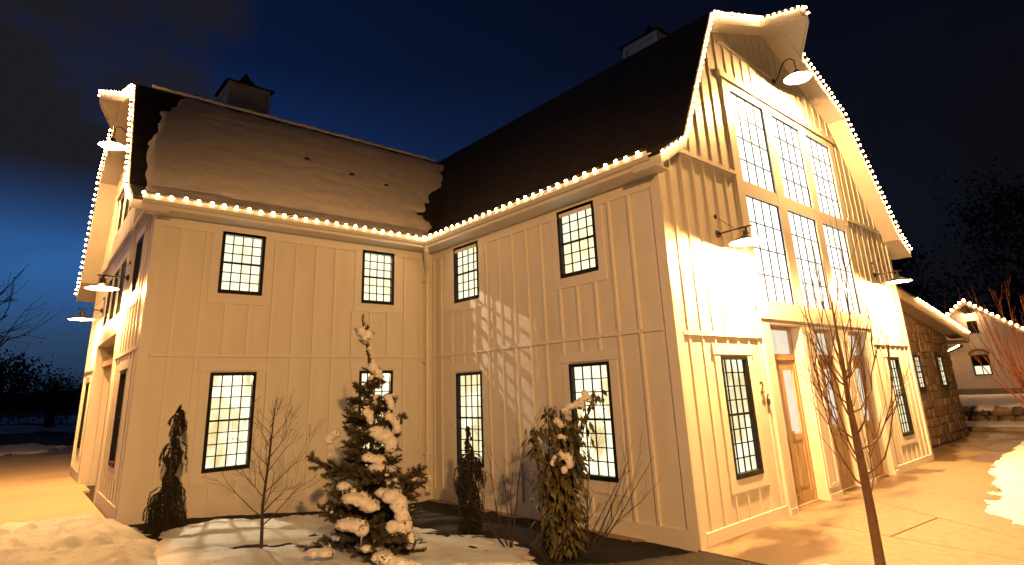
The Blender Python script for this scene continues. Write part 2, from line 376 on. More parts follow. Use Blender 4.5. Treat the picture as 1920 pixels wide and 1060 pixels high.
# ------------------------------------------------------------------ barn
barn = empty('barn', (0, 0, .34), 'cream board and batten barn with gambrel roofs and black lattice windows', 'barn')
PROF_B = [(-.47, 5.50), (.20, 5.92), (1.60, 8.65), (4.55, 9.78), (7.50, 8.50), (9.86, 5.86), (10.52, 5.48)]
PROF_A = [(-.47, 5.50), (.20, 5.90), (1.62, 8.38), (4.60, 9.47), (7.58, 8.38), (9.00, 5.90), (9.67, 5.48)]
def pz(prof, u):
    for (a, za), (b_, zb) in zip(prof, prof[1:]):
        if a <= u <= b_: return za + (zb - za) * (u - a) / (b_ - a)
    return prof[0][1] if u < prof[0][0] else prof[-1][1]
def wall_mesh(F, u0, u1, zb, ztop, holes, breaks=(), t=.16):
    """wall with real openings; zb, ztop are functions of u"""
    us = sorted({u0, u1, *[x for h in holes for x in h[:2]], *[x for x in breaks if u0 < x < u1]})
    b = MB()
    for a, c in zip(us, us[1:]):
        mid = (a + c) / 2; hs = sorted([h for h in holes if h[0] <= mid <= h[1]], key=lambda h: h[2])
        lo, lo2 = zb(a), zb(c)
        for h in hs:
            b.box(F, a, c, lo, h[2], -t, 0, z0b=lo2); lo = lo2 = h[3]
        b.box(F, a, c, lo, ztop(a), -t, 0, z0b=lo2, z1b=ztop(c))
    return b
WIN = {}
def holes_of(l): return [(u - w / 2, u + w / 2, zb, zt) for (u, w, zb, zt, *_) in l]
WA_ = [(3.967, .727, 4.167, 5.253, 6, 'pane', 1), (1.329, .727, 4.167, 5.253, 6, 'pane', 1), (3.957, .727, 1.32, 2.856, 8, 'pane_low', 1), (1.327, .727, 1.32, 2.856, 8, 'pane_low', 1)]
WB_ = [(1.259, .833, 4.15, 5.315, 6, 'pane', 0), (4.329, .833, 4.15, 5.315, 6, 'pane', 1), (1.28, .833, 1.044, 2.744, 8, 'pane_low', 0), (4.382, .833, 1.044, 2.744, 8, 'pane_low', 1)]
WG_ = [(1.447, .80, 1.044, 2.744, 8, 'pane_low', 1), (8.667, .80, 1.044, 2.744, 8, 'pane_low', 0)]
WH_ = [(1.45, .72, 4.25, 5.30, 6, 'pane_dim', 0), (1.36, .72, 1.45, 2.96, 8, 'pane_dim', 0), (7.75, .72, 1.45, 2.96, 8, 'pane_dim', 0)]
BIG = [(2.62, 3.92), (4.27, 5.60), (5.93, 7.23)]
BIGZ = [(5.83, 7.63), (3.67, 5.57)]
HBIG = [(3.0, 4.0), (4.1, 5.1), (5.2, 6.2)]
HBIGZ = [(6.45, 7.35), (4.18, 5.30)]
BAYS = [(2.72, 3.93), (4.48, 5.62), (6.12, 7.25)]
BAYTOP = 3.29
bottomA = lambda u: H(-u, 0) - .1
bottomB = lambda u: .25
TRIM = .19
wall_mesh(FA, 0, LA, bottomA, lambda u: 5.50, holes_of(WA_)).build('wall', M['paint'], barn)
wall_mesh(FB, 0, LB - .16, bottomB, lambda u: 5.50, holes_of(WB_)).build('wall', M['paint'], barn)
hg = holes_of(WG_) + [(a, c, z0, z1) for a, c in BIG for z0, z1 in BIGZ] + [(a, c, .2, BAYTOP) for a, c in BAYS]
wall_mesh(FG, 0, WB, lambda u: .25, lambda u: pz(PROF_B, u) - .12, hg, [p[0] for p in PROF_B]).build('wall', M['paint'], barn)
hh = holes_of(WH_) + [(a, c, z0, z1) for a, c in HBIG for z0, z1 in HBIGZ] + [(2.9, 6.3, .6, 3.75)]
wall_mesh(FH, .16, WA, lambda u: .6, lambda u: pz(PROF_A, u) - .12, hh, [p[0] for p in PROF_A]).build('wall', M['paint'], barn)
b = MB()   # far walls
b.box(ident, WB - .2, WB, .2, 5.5, -5.83, 9.0); b.box(ident, -5.0, WB - .2, .2, 5.5, 9.0, 9.2)
b.build('wall', M['paint'], barn)
b = MB()   # floors and ceilings inside, so that no lamp shines through the house
b.box(ident, -5.1, -.2, 3.28, 3.4, .17, 8.9); b.box(ident, -.2, 9.8, .30, .36, -5.2, 8.9); b.box(ident, -5.1, -.22, .55, .62, .17, 8.9)
b.build('floor', mat('inside_floor', (.35, .25, .15), .6), barn)

# --- windows
def window(F, u, w, zb, zt, rows, pm, single, cols=4):
    u0, u1 = u - w / 2, u + w / 2; fr = .052
    b = MB(); b.box(F, u0, u0 + fr, zb, zt, -.10, .028); b.box(F, u1 - fr, u1, zb, zt, -.10, .028)
    b.box(F, u0 + fr, u1 - fr, zt - fr, zt, -.10, .028); b.box(F, u0 + fr, u1 - fr, zb, zb + fr * 1.25, -.10, .036)
    wo = b.build('window', M['black'], barn)
    a0, a1, c0, c1 = u0 + fr, u1 - fr, zb + fr * 1.25, zt - fr
    half = rows // 2; mid = (c0 + c1) / 2; mr = .032; mw = .016
    b = MB(); b.box(F, a0, a1, mid - mr / 2, mid + mr / 2, -.085, -.012)
    spans = []
    for (s0, s1) in ((c0, mid - mr / 2), (mid + mr / 2, c1)):
        st = (s1 - s0 + mw) / half
        for r in range(half):
            spans.append((s0 + r * st, s0 + r * st + st - mw))
            if r: b.box(F, a0, a1, s0 + r * st - mw, s0 + r * st, -.07, -.035)
    sw = (a1 - a0 + mw) / cols; us = []
    for k in range(cols):
        us.append((a0 + k * sw, a0 + k * sw + sw - mw))
        if k: 
            for (s0, s1) in ((c0, mid - mr / 2), (mid + mr / 2, c1)): b.box(F, a0 + k * sw - mw, a0 + k * sw, s0, s1, -.072, -.033)
    b.build('muntin', M['black'], wo)
    if single:
        for (p0, p1) in us:
            for (s0, s1) in spans: piece('pane', M[pm], wo, F, p0, p1, s0, s1, -.06, -.052)
    else:
        b = MB()
        for (p0, p1) in us:
            for (s0, s1) in spans: b.box(F, p0, p1, s0, s1, -.06, -.052)
        tag(b.build('pane', M[pm], wo), kind='stuff')
    # casing boards round it
    b = MB(); cw = .15; e = .0015
    b.box(F, u0 - cw, u0 - e, zb - .17, zt + .02, .0015, .022); b.box(F, u1 + e, u1 + cw, zb - .17, zt + .02, .0015, .022)
    b.box(F, u0 - cw - .04, u1 + cw + .04, zt + .022, zt + .175, .0015, .030); b.box(F, u0 - e, u1 + e, zb - .17, zb - e, .0015, .024)
    b.build('casing', M['trim'], barn)
    return (u0 - cw, u1 + cw, zb - .17, zt + .17)
casA = [window(FA, *w) for w in WA_]; casB = [window(FB, *w) for w in WB_]; casG = [window(FG, *w) for w in WG_]; casH = [window(FH, *w) for w in WH_]
def hall_window(F, u0, u1, z0, z1, pm, single, rows=4, cols=4):
    fr = .013; b = MB()
    b.box(F, u0, u0 + fr, z0, z1, -.05, .001); b.box(F, u1 - fr, u1, z0, z1, -.05, .001); b.box(F, u0 + fr, u1 - fr, z0, z0 + fr, -.05, .001); b.box(F, u0 + fr, u1 - fr, z1 - fr, z1, -.05, .001)
    wo = b.build('window', M['black'], barn); a0, a1, c0, c1 = u0 + fr, u1 - fr, z0 + fr, z1 - fr; mw = .015
    sw = (a1 - a0 + mw) / cols; st = (c1 - c0 + mw) / rows; b = MB()
    for k in range(1, cols): b.box(F, a0 + k * sw - mw, a0 + k * sw, c0, c1, -.022, -.006)
    for r in range(1, rows): b.box(F, a0, a1, c0 + r * st - mw, c0 + r * st, -.0215, -.008)
    b.build('muntin', M['black'], wo); b = MB()
    for k in range(cols):
        for r in range(rows):
            q = (a0 + k * sw, a0 + k * sw + sw - mw, c0 + r * st, c0 + r * st + st - mw, -.032, -.024)
            if single: piece('pane', M[pm], wo, F, *q)
            else: b.box(F, *q)
    if not single: tag(b.build('pane', M[pm], wo), kind='stuff')
for a, c in BIG:
    for z0, z1 in BIGZ: hall_window(FG, a, c, z0, z1, 'pane_hall', 1)
for a, c in HBIG:
    for z0, z1 in HBIGZ: hall_window(FH, a, c, z0, z1, 'pane_dim', 0)
# casings of the two big window groups
b = MB(); e = .0015
for (x0, x1) in ((2.36, 2.62), (3.92, 4.27), (5.60, 5.93), (7.23, 7.49)): b.box(FG, x0 + e, x1 - e, 3.56, 7.8, .0015, .03)
for (x0, x1) in BIG:
    b.box(FG, x0 - e, x1 + e, 5.57 + e, 5.83 - e, .0015, .028); b.box(FG, x0 - e, x1 + e, 7.63 + e, 7.8, .0015, .028); b.box(FG, x0 - e, x1 + e, 3.56, 3.67 - e, .0015, .028)
b.box(FG, 2.28, 7.57, 7.802, 7.93, .0015, .06)
b.build('casing', M['trim'], barn)
b = MB()
for (x0, x1) in ((2.75, 3.0), (4.0, 4.1), (5.1, 5.2), (6.2, 6.45)): b.box(FH, x0 + e, x1 - e, 4.0, 7.45, .0015, .03)
for (x0, x1) in HBIG:
    b.box(FH, x0 - e, x1 + e, 5.30 + e, 6.45 - e, .0015, .026); b.box(FH, x0 - e, x1 + e, 7.35 + e, 7.45, .0015, .026); b.box(FH, x0 - e, x1 + e, 3.98, 4.18 - e, .0015, .03)
b.box(FH, 2.7, 6.5, 7.452, 7.56, .0015, .07); b.box(FH, 2.7, 6.5, 5.75, 5.83, .03, .08)
b.build('casing', M['trim'], barn)

# --- board and batten siding
def battens(F, us, zb, ztop, cas, cuts, d=.034, name='batten'):
    for u in us:
        segs = [(zb(u), ztop(u))]
        for (c0, c1, z0, z1) in list(cas) + [(-99, 99, z - h / 2, z + h / 2) for z, h in cuts]:
            if c0 - .03 < u < c1 + .03:
                ns = []
                for (s0, s1) in segs:
                    if z1 <= s0 or z0 >= s1: ns.append((s0, s1)); continue
                    if z0 > s0: ns.append((s0, z0))
                    if z1 < s1: ns.append((z1, s1))
                segs = ns
        for (s0, s1) in segs:
            if s1 - s0 > .09: piece(name, M['trim'], barn, F, u - .021, u + .021, s0 + .001, s1 - .001, .0015, d)
def horiz(F, u0, u1, z, h, d, name='band'):
    b = MB(); b.box(F, u0, u1, z - h / 2, z + h / 2, .002, d); b.build(name, M['trim'], barn)
def free(u, cas, z0): return not any(c[0] - .05 < u < c[1] + .05 and c[2] < z0 < c[3] for c in cas)
BANDZ = 3.13
gridA = [.33 + .385 * i for i in range(13)]
battens(FA, gridA, lambda u: bottomA(u) + .36, lambda u: 5.20, casA, [(BANDZ, .05)])
horiz(FA, .125, LA - .125, BANDZ, .05, .034); 
gridB = [.36 + .39 * i for i in range(14)]
battens(FB, gridB, lambda u: .56, lambda u: 5.20, casB, [(BANDZ, .05)])
horiz(FB, .125, LB - .17, BANDZ, .05, .034)
def boards(name, *args):
    for F, *q in args:
        kw = {}
        if isinstance(q[-1], dict): kw = q.pop()
        bb = MB(); bb.box(F, *q, **kw); bb.build(name, M['trim'], barn)
boards('frieze_board', (FA, .10, LA - .12, 5.20, 5.372, .0015, .028), (FB, .10, LB - .14, 5.20, 5.372, .0015, .028))
boards('base_board', (FA, .10, LA - .12, bottomA(0), bottomA(0) + .36, .0015, .03, dict(z0b=bottomA(LA), z1b=bottomA(LA) + .36)), (FB, .10, LB - .14, .25, .56, .0015, .03),
       (FG, .14, 2.44, .25, .52, .0015, .032), (FG, 7.5, WB - .14, .25, .52, .0015, .032), (FH, .17, 2.7, .6, .95, .0015, .034), (FH, 6.5, WA - .14, .6, .95, .0015, .034))
boards('corner_board', (FA, .03, .10, .3, 5.372, .0015, .026), (FB, .032, .10, .3, 5.372, .0015, .026), (FB, LB - .14, LB + .028, .25, 5.372, .0015, .03), (FA, LA - .12, LA + .028, .6, 5.372, .0015, .03),
       (FG, .0015, .14, .25, 5.6, .0015, .029), (FG, WB - .14, WB - .0015, .25, 5.6, .0015, .03), (FH, .0315, .17, .6, 5.6, .0015, .029), (FH, WA - .14, WA, .6, 5.6, .0015, .03))
EAVEZ = 5.90
bigcas = [(2.36, 7.49, 3.3, 7.93), (2.44, 7.5, .2, 3.56)]
gridG = [.32 + .335 * i for i in range(30) if .32 + .335 * i < WB - .16]
battens(FG, gridG, lambda u: .52, lambda u: pz(PROF_B, u) - .21, casG + bigcas, [(3.06, .06), (EAVEZ, .07)], .016)
for a, c in ((.142, 2.44), (7.5, WB - .142)): horiz(FG, a, c, 3.06, .06, .036)
for a, c in ((.3, 2.36), (7.49, WB - .55)): horiz(FG, a, c, EAVEZ, .07, .05)
hcas = [(2.75, 6.45, 3.98, 7.56), (2.7, 6.5, .5, 3.98)]
gridH = [.34 + .335 * i for i in range(27)]
battens(FH, [u for u in gridH if u < WA - .15], lambda u: .95, lambda u: pz(PROF_A, u) - .21, casH + hcas, [(3.27, .06), (5.80, .07)], .021)
for a, c in ((.172, 2.7), (6.5, WA - .142)): horiz(FH, a, c, 3.27, .06, .036); horiz(FH, a + .1, c - .2, 5.80, .07, .05)

# --- porch bays, posts and doors of the entrance gable
b = MB(); e = .0015
for (x0, x1) in ((2.44, 2.72), (3.93, 4.48), (5.62, 6.12), (7.25, 7.5)):
    b.box(FG, x0 + e, x1 - e, .30, BAYTOP - .0015, .0015, .045)
    if x1 - x0 > .4:
        for (q0, q1) in ((x0 + .06, x0 + .12), (x1 - .12, x1 - .06)): b.box(FG, q0, q1, .62, 3.05, .0455, .058)
        for (q0, q1) in ((.56, .62), (3.05, 3.11)): b.box(FG, x0 + .06, x1 - .06, q0, q1, .0455, .058)
    b.box(FG, x0 + .01, x1 - .01, .30, .46, .0455, .062)
b.box(FG, 2.44, 7.5, BAYTOP, 3.555, .0015, .05); b.box(FG, 2.40, 7.54, 3.36, 3.40, .0505, .075)
b.build('porch_trim', M['trim'], barn)
b = MB()
for (x0, x1) in BAYS:
    for (q0, q1) in ((x0 - .16, x0 - .002), (x1 + .002, x1 + .16)): b.box(FG, q0, q1, .3, BAYTOP, -.30, -.165)
    b.box(FG, x0 - .16, x1 + .16, BAYTOP + .002, BAYTOP + .1, -.30, -.165)
b.build('jamb', M['trim'], barn)
for (x0, x1) in BAYS:
    D = -.20
    b = MB(); b.box(FG, x0, x0 + .06, .37, BAYTOP, D - .06, D + .05); b.box(FG, x1 - .06, x1, .37, BAYTOP, D - .06, D + .05)
    b.box(FG, x0 + .06, x1 - .06, 3.22, BAYTOP, D - .06, D + .05); b.box(FG, x0 + .06, x1 - .06, 2.70, 2.80, D - .06, D + .06)
    do = b.build('door_frame', M['wood'], barn)
    piece('transom_pane', M['doorglass'], do, FG, x0 + .06, x1 - .06, 2.80, 3.22, D - .012, D)
    mid = (x0 + x1) / 2
    for (p0, p1) in ((x0 + .062, mid - .004), (mid + .004, x1 - .062)):
        b = MB(); st = .075; zt, zl, zm = 2.695, .39, 1.36
        b.box(FG, p0, p0 + st, zl, zt, D - .02, D + .03); b.box(FG, p1 - st, p1, zl, zt, D - .02, D + .03)
        for (r0, r1) in ((zl, zl + .17), (zm, zm + .10), (zt - .17, zt)): b.box(FG, p0 + st, p1 - st, r0, r1, D - .02, D + .028)
        b.box(FG, p0 + st, p1 - st, zl + .17, zm, D - .018, D + .004); b.box(FG, p0 + st + .05, p1 - st - .05, zl + .23, zm - .06, D + .0045, D + .022)
        # rounded lower corners of the glass opening
        for sgn, q in ((1, p0 + st), (-1, p1 - st)):
            for k in range(4):
                a0 = math.pi / 2 * k / 4; a1 = math.pi / 2 * (k + 1) / 4; r = .075
                b.box(FG, q + sgn * r * (1 - math.cos(a0)) if 0 else q, q + sgn * r * (1 - math.sin(a1)) + sgn * .002, zm + .1 + r * (1 - math.cos(a0)) - .0, zm + .1 + r * (1 - math.cos(a1)), D - .02, D + .0265)
        dl = b.build('door', M['wood'], barn)
        piece('glass', M['doorglass'], dl, FG, p0 + st, p1 - st, zm + .1, zt - .17, D - .008, D)
        if p0 > mid:
            h = MB(); h.tube([FG(p0 + .035, 1.32, D + .07), FG(p0 + .035, 1.52, D + .07)], .011); h.tube([FG(p0 + .035, 1.34, D + .03), FG(p0 + .035, 1.34, D + .07)], .009); h.tube([FG(p0 + .035, 1.50, D + .03), FG(p0 + .035, 1.50, D + .07)], .009)
            h.build('handle', M['brass'], dl)
    b = MB(); b.box(FG, x0, x1, .36, .385, D - .08, D + .09); b.build('threshold', M['wood'], barn)
# west gable: deep porch
b = MB(); e = .002
b.box(FH, 2.7, 2.9, .6, 3.75, -1.3, -.165); b.box(FH, 6.3, 6.5, .6, 3.75, -1.3, -.165); b.box(FH, 2.7, 6.5, 3.752, 3.9, -1.3, -.165); b.box(FH, 2.7, 6.5, .6, 3.9, -1.5, -1.302)
b.box(FH, 2.7, 2.9 - e, .6, 3.75, .0015, .05); b.box(FH, 6.3 + e, 6.5, .6, 3.75, .0015, .05); b.box(FH, 2.7, 6.5, 3.752, 3.97, .0015, .055)
b.build('porch_trim', M['trim'], barn)

# --- house number
def letters(txt, size, F, u, z, n, parent, mt):
    cu = bpy.data.curves.new('number', 'FONT'); cu.body = txt; cu.size = size; cu.extrude = .006; cu.align_x = 'CENTER'
    t = bpy.data.objects.new('number', cu); col.objects.link(t); bpy.context.view_layer.update()
    me = bpy.data.meshes.new_from_object(t.evaluated_get(bpy.context.evaluated_depsgraph_get())); bpy.data.objects.remove(t)
    me.materials.clear(); me.materials.append(mt)
    o = bpy.data.objects.new('house_number', me); col.objects.link(o); o.parent = parent
    o.location = F(u, z, n) - rootloc(parent); o.rotation_euler = (math.pi / 2, 0, F.yaw)
    return o
letters('2', .25, FG, 2.16, 2.18, .034, barn, M['num']); letters('6', .25, FG, 2.30, 1.99, .034, barn, M['num'])

# --- roofs
def extr(prof, front, back, P, th, name, mt, lo=0, uv=True, parent=None):
    b = MB(); n = len(prof)
    for k, (u, z) in enumerate(prof):
        b.v += [P(u, z - lo, front(u)), P(u, z - lo, back(u)), P(u, z - lo - th, front(u)), P(u, z - lo - th, back(u))]
    for k in range(n - 1):
        a, c = 4 * k, 4 * (k + 1)
        b.f += [(a, c, c + 1, a + 1), (a + 2, a + 3, c + 3, c + 2), (a, a + 2, c + 2, c), (a + 1, c + 1, c + 3, a + 3)]; b.mi += [0] * 4
    b.f += [(0, 1, 3, 2), (4 * n - 4, 4 * n - 2, 4 * n - 1, 4 * n - 3)]; b.mi += [0, 0]
    return b
PB = lambda u, z, s: Vector((u, s, z))
PA = lambda u, z, s: Vector((s, u, z))
FRB = -6.36; 
frA = lambda u: -5.74 + .024 * max(u, 0)
def sl(prof, u): return sum(0 for _ in ()) 
def uvB(p):
    d = 0
    return (p.y, p.z * 1.12 + p.x * .25)
def uvA(p): return (p.x, p.z * 1.12 + p.y * .25)
rb = extr(PROF_B, lambda u: FRB - .02, lambda u: 9.0, PB, .05, 'roof', M['shingle']).build('roof', M['shingle'], barn, uv=uvB)
ra = extr(PROF_A, lambda u: frA(u) - .02, lambda u: 4.4, PA, .05, 'roof', M['shingle']).build('roof', M['shingle'], barn, uv=uvA)
extr(PROF_B, lambda u: FRB, lambda u: -5.9, PB, .14, 'soffit', None, lo=.051).build('rake_soffit', M['soffit'], barn)
extr(PROF_A, lambda u: frA(u), lambda u: -5.25 + .024 * u, PA, .14, 'soffit', None, lo=.051).build('rake_soffit', M['soffit'], barn)
def rake_board(prof, P, front, name='rake_board'):
    b = MB(); d = .03
    for (a, za), (c, zc_) in zip(prof, prof[1:]):
        if a == prof[0][0] or c == prof[-1][0]: h = .20
        else: h = .23
        b.hexa([P(a, za - .052, front(a)), P(c, zc_ - .052, front(c)), P(c, zc_ - h, front(c)), P(a, za - h, front(a)),
                P(a, za - .052, front(a) - d), P(c, zc_ - .052, front(c) - d), P(c, zc_ - h, front(c) - d), P(a, za - h, front(a) - d)])
    b.build(name, M['trim'], barn)
rake_board(PROF_B, PB, lambda u: FRB - .001); rake_board(PROF_A, PA, lambda u: frA(u) - .001)
def hood(prof, P, front, r, tip, out, half, label):
    """pointed hay hood carried on the ridge"""
    k = 3; uR, zR = prof[k]; sL = (prof[k][1] - prof[k - 1][1]) / (prof[k][0] - prof[k - 1][0]); sR = (prof[k + 1][1] - prof[k][1]) / (prof[k + 1][0] - prof[k][0])
    zf = lambda u: zR + (sL if u < uR else sR) * (u - uR)
    f = front(uR) - .021
    plan = [(uR - r, f), (uR - half, f - out), (uR, f - out - .02), (uR + half, f - out), (uR + r, f), (uR, f)]
    for nm, lo, th, mt, gr in (('hood_roof', 0, .05, M['shingle'], .012), ('hood_soffit', .0505, .14, M['soffit'], 0)):
        b = MB()
        for (i0, i1, i2) in ((0, 1, 2), (2, 3, 4)):
            i5 = 5
            quad = [plan[i0], plan[i1], plan[i2], plan[5]] if i0 == 0 else [plan[5], plan[2], plan[3], plan[4]]
            t_ = [P(u, zf(u) - lo, s) for u, s in quad]; bt = [P(u, zf(u) - lo - th, s) for u, s in quad]
            b.hexa(bt + t_)
        b.build(nm, mt, barn, uv=(lambda p: (p.x, p.y)))
    b = MB()
    for i in range(4):
        (a, s0), (c, s1) = plan[i], plan[i + 1]
        dv_ = Vector((c - a, s1 - s0)).normalized(); nv = Vector((dv_.y, -dv_.x)); nv = -nv if nv.y > 0 and abs(nv.y) > .3 else nv
        if nv.y > 0: nv = -nv
        o0 = (nv.x * .028, nv.y * .028)
        b.hexa([P(a, zf(a) - .052, s0), P(c, zf(c) - .052, s1), P(c, zf(c) - .23, s1), P(a, zf(a) - .23, s0),
                P(a + o0[0], zf(a) - .052, s0 + o0[1]), P(c + o0[0], zf(c) - .052, s1 + o0[1]), P(c + o0[0], zf(c) - .23, s1 + o0[1]), P(a + o0[0], zf(a) - .23, s0 + o0[1])])
    b.build('hood_fascia', M['trim'], barn)
    return plan, zf
planB, zfB = hood(PROF_B, PB, lambda u: FRB, .90, 0, .52, .16, '')
planA, zfA = hood(PROF_A, PA, frA, .90, 0, .36, .16, '')
# --- eaves: soffit boards, fascia, gutter
SOFZ = 5.374
b = MB()
b.box(FA, .44, LA + .20, SOFZ, SOFZ + .02, .0, .42); b.box(FB, -.0, LB + .2, SOFZ, SOFZ + .02, .0, .42)
b.box(FA, .0, .439, SOFZ + .0003, SOFZ + .0203, .4201, .44)
b.build('eave_soffit', M['soffit'], barn)
for i in range(int((LA) / .13)):   # soffit grooves as thin battens
    pass
b = MB(); b.box(FA, .44, LA + .34, SOFZ - .012, 5.50, .4205, .442); b.box(FB, .44, LB + .34, SOFZ - .012, 5.50, .4205, .442)
b.build('fascia', M['trim'], barn)
def gutter(F, u0, u1):
    b = MB(); pr = [(.443, 5.535), (.443, 5.425), (.51, 5.425), (.54, 5.47), (.545, 5.535), (.553, 5.535), (.553, 5.46), (.515, 5.415), (.4432, 5.415)]
    for (n_, z) in pr: b.v += [F(u0, z, n_), F(u1, z, n_)]
    for k in range(len(pr) - 1): b.f.append((2 * k, 2 * k + 1, 2 * k + 3, 2 * k + 2)); b.mi.append(0)
    b.build('gutter', M['trim'], barn)
gutter(FA, .45, LA + .30); gutter(FB, .56, LB + .22)
b = MB()
b.tube([FA(.47, 5.44, .48), FA(.47, 5.28, .48), FA(.24, 4.98, .17), FA(.21, 4.88, .13), FA(.21, .62, .13), FA(.26, .50, .2)], .052, 12)
for z in (4.7, 3.0, 1.2): b.box(FA, .145, .275, z, z + .03, .003, .19)
b.build('downspout', M['trim'], barn, smooth=False)
# --- small things on the gables and roofs
b = MB(); b.bar(FG(2.5, 8.60, .02), FG(4.62, 8.58, .02), .025, .025); b.build('conduit', M['trim'], barn)
for (x, y) in ((-2.55, 1.02), (-1.55, .92), (-.72, .86)):
    z = pz(PROF_A, y); b = MB(); b.lathe((x, y, z - .05), [(0, .12), (.045, .12), (.05, 0)], 10); b.lathe((x, y, z - .02), [(.11, .02), (.065, .07), (.055, .09)], 10); b.build('roof_vent', M['iron'], barn)
def cupola(x, y, z0, z1, lab):
    c = empty('cupola', (x, y, z0), lab, 'cupola', 'cupolas on the barn ridges'); w = .47
    b = MB(); b.box(ident, x - w, x + w, z0 - .3, z1, y - w, y + w); b.build('box', M['paint'], c)
    b = MB()
    for sx_ in (-1, 1):
        for sy in (-1, 1): b.box(ident, x + sx_ * w - .05 + sx_ * .012, x + sx_ * w + .05 + sx_ * .012, z0 - .3, z1 - .12, y + sy * w - .05 + sy * .012, y + sy * w + .05 + sy * .012)
    b.box(ident, x - w - .05, x + w + .05, z1 - .118, z1 - .002, y - w - .05, y + w + .05)
    b.build('corner_board', M['trim'], c)
    b = MB(); steps = [(w + .14, 0), (w * .72, .10), (w * .40, .26), (w * .16, .46), (.02, .60)]
    for (r, h) in steps: b.v += [Vector((x + a * r, y + d * r, z1 + h)) for a, d in ((-1, -1), (1, -1), (1, 1), (-1, 1))]
    for k in range(len(steps) - 1):
        for q in range(4): b.f.append((4 * k + q, 4 * k + (q + 1) % 4, 4 * k + 4 + (q + 1) % 4, 4 * k + 4 + q)); b.mi.append(0)
    b.f.append((3, 2, 1, 0)); b.mi.append(0); b.f.append((16, 17, 18, 19)); b.mi.append(0)
    b.build('roof', M['shingle'], c, uv=lambda p: (p.x + p.y, p.z))
    for sy in (-1,):
        b = MB()
        for k in range(7): b.box(ident, x - .28, x + .28, z0 + .25 + k * .08, z0 + .29 + k * .08, y + sy * (w + .03), y + sy * w)
        b.build('louver', M['trim'], c)
cupola(-2.97, 4.6, 9.2, 10.38, 'white cupola with flared dark roof on the snowy roof ridge')
cupola(4.62, -3.22, 9.55, 10.80, 'white cupola half hidden behind the bare dark roof of the entrance wing')

# snow on the west wing's lower roof slope
def roof_snow():
    b = MB(); du = .06; idx = {}
    L = math.hypot(1.62 - .2, 8.38 - 5.9); segs = [((-.45, 5.515), (.2, 5.90)), ((.2, 5.9), (1.62, 8.38))]
    L0 = math.hypot(.65, .385); tot = L0 + L; nv = int(tot / du); nu = int((5.62 + 1.75) / du)
    for i in range(nu + 1):
        for j in range(nv + 1):
            x = -5.62 + i * du; s = j * du
            if s < L0: t = s / L0; y = -.45 + .65 * t; z = 5.515 + .385 * t; nrm = Vector((0, -.51, .86))
            else: t = (s - L0) / L; y = .2 + 1.42 * t; z = 5.9 + 2.48 * t; nrm = Vector((0, -.868, .497))
            d = min(x + 5.50, 99)                       # bare strip along the rake
            nz = noise.fractal((x * 2.2, s * 2.2, 1.5), 1, 2, 4)
            d = min(x + 5.50 + .05 * nz, (2.75 - s) * .55 + (x + 5.22) * 1.5 + .34 * nz if s > 1.6 else 9)
            d = min(d, tot - .05 - s + .05 * nz)
            val = y + .02                              # valley against the entrance wing: x = y line
            ragg = .18 + .30 * sm((s - .9) / .5) * (1 - sm((s - 2.1) / .6)) * (.6 + abs(nz) * 1.2)
            d = min(d, (val - x) - ragg + .16 * nz)
            if d < -.16: continue
            if d < 0: th = .012 + d * .5
            else: th = .012 + .045 * (1 - math.exp(-d / .08)) + .015 * noise.fractal((x * 1.6, s * 4.0, 8), 1, 2, 4) * min(1, d / .2)
            p = Vector((x, y, z)) + nrm * th
            idx[i, j] = len(b.v); b.v.append(p)
    for (i, j) in list(idx):
        q = [(i, j), (i + 1, j), (i + 1, j + 1), (i, j + 1)]
        if all(k in idx for k in q): b.f.append(tuple(idx[k] for k in q)); b.mi.append(0)
    o = b.build('roof_snow', mat('roof_snow', (.66, .62, .61), .75, .14, 3.5, .55, 9, stretch=(1, 2.5, 3)), fix=False, smooth=True)
    tag(o, kind='stuff')
    b = MB(); pts = [(-5.45 + i * .12, 1.60 + .02 * noise.noise((i * .7, 0, 0)), 8.425 + .022 * noise.noise((i * .5, 3, 0))) for i in range(56)]
    b.tube(pts, [.035 + .014 * noise.noise((i * .9, 7, 0)) for i in range(56)], 6)
    tag(b.build('roof_snow', SN, smooth=True), kind='stuff')
roof_snow()
# thin snow left on the upper slope of the west wing
b = MB(); b.hexa([PA(1.75, 8.45, -5.3), PA(4.5, 9.46, -5.3), PA(4.5, 9.46, .9), PA(1.75, 8.45, .9), PA(1.75, 8.50, -5.3), PA(4.5, 9.51, -5.3), PA(4.5, 9.51, .9), PA(1.75, 8.50, .9)])
tag(b.build('roof_snow', SN), kind='stuff')

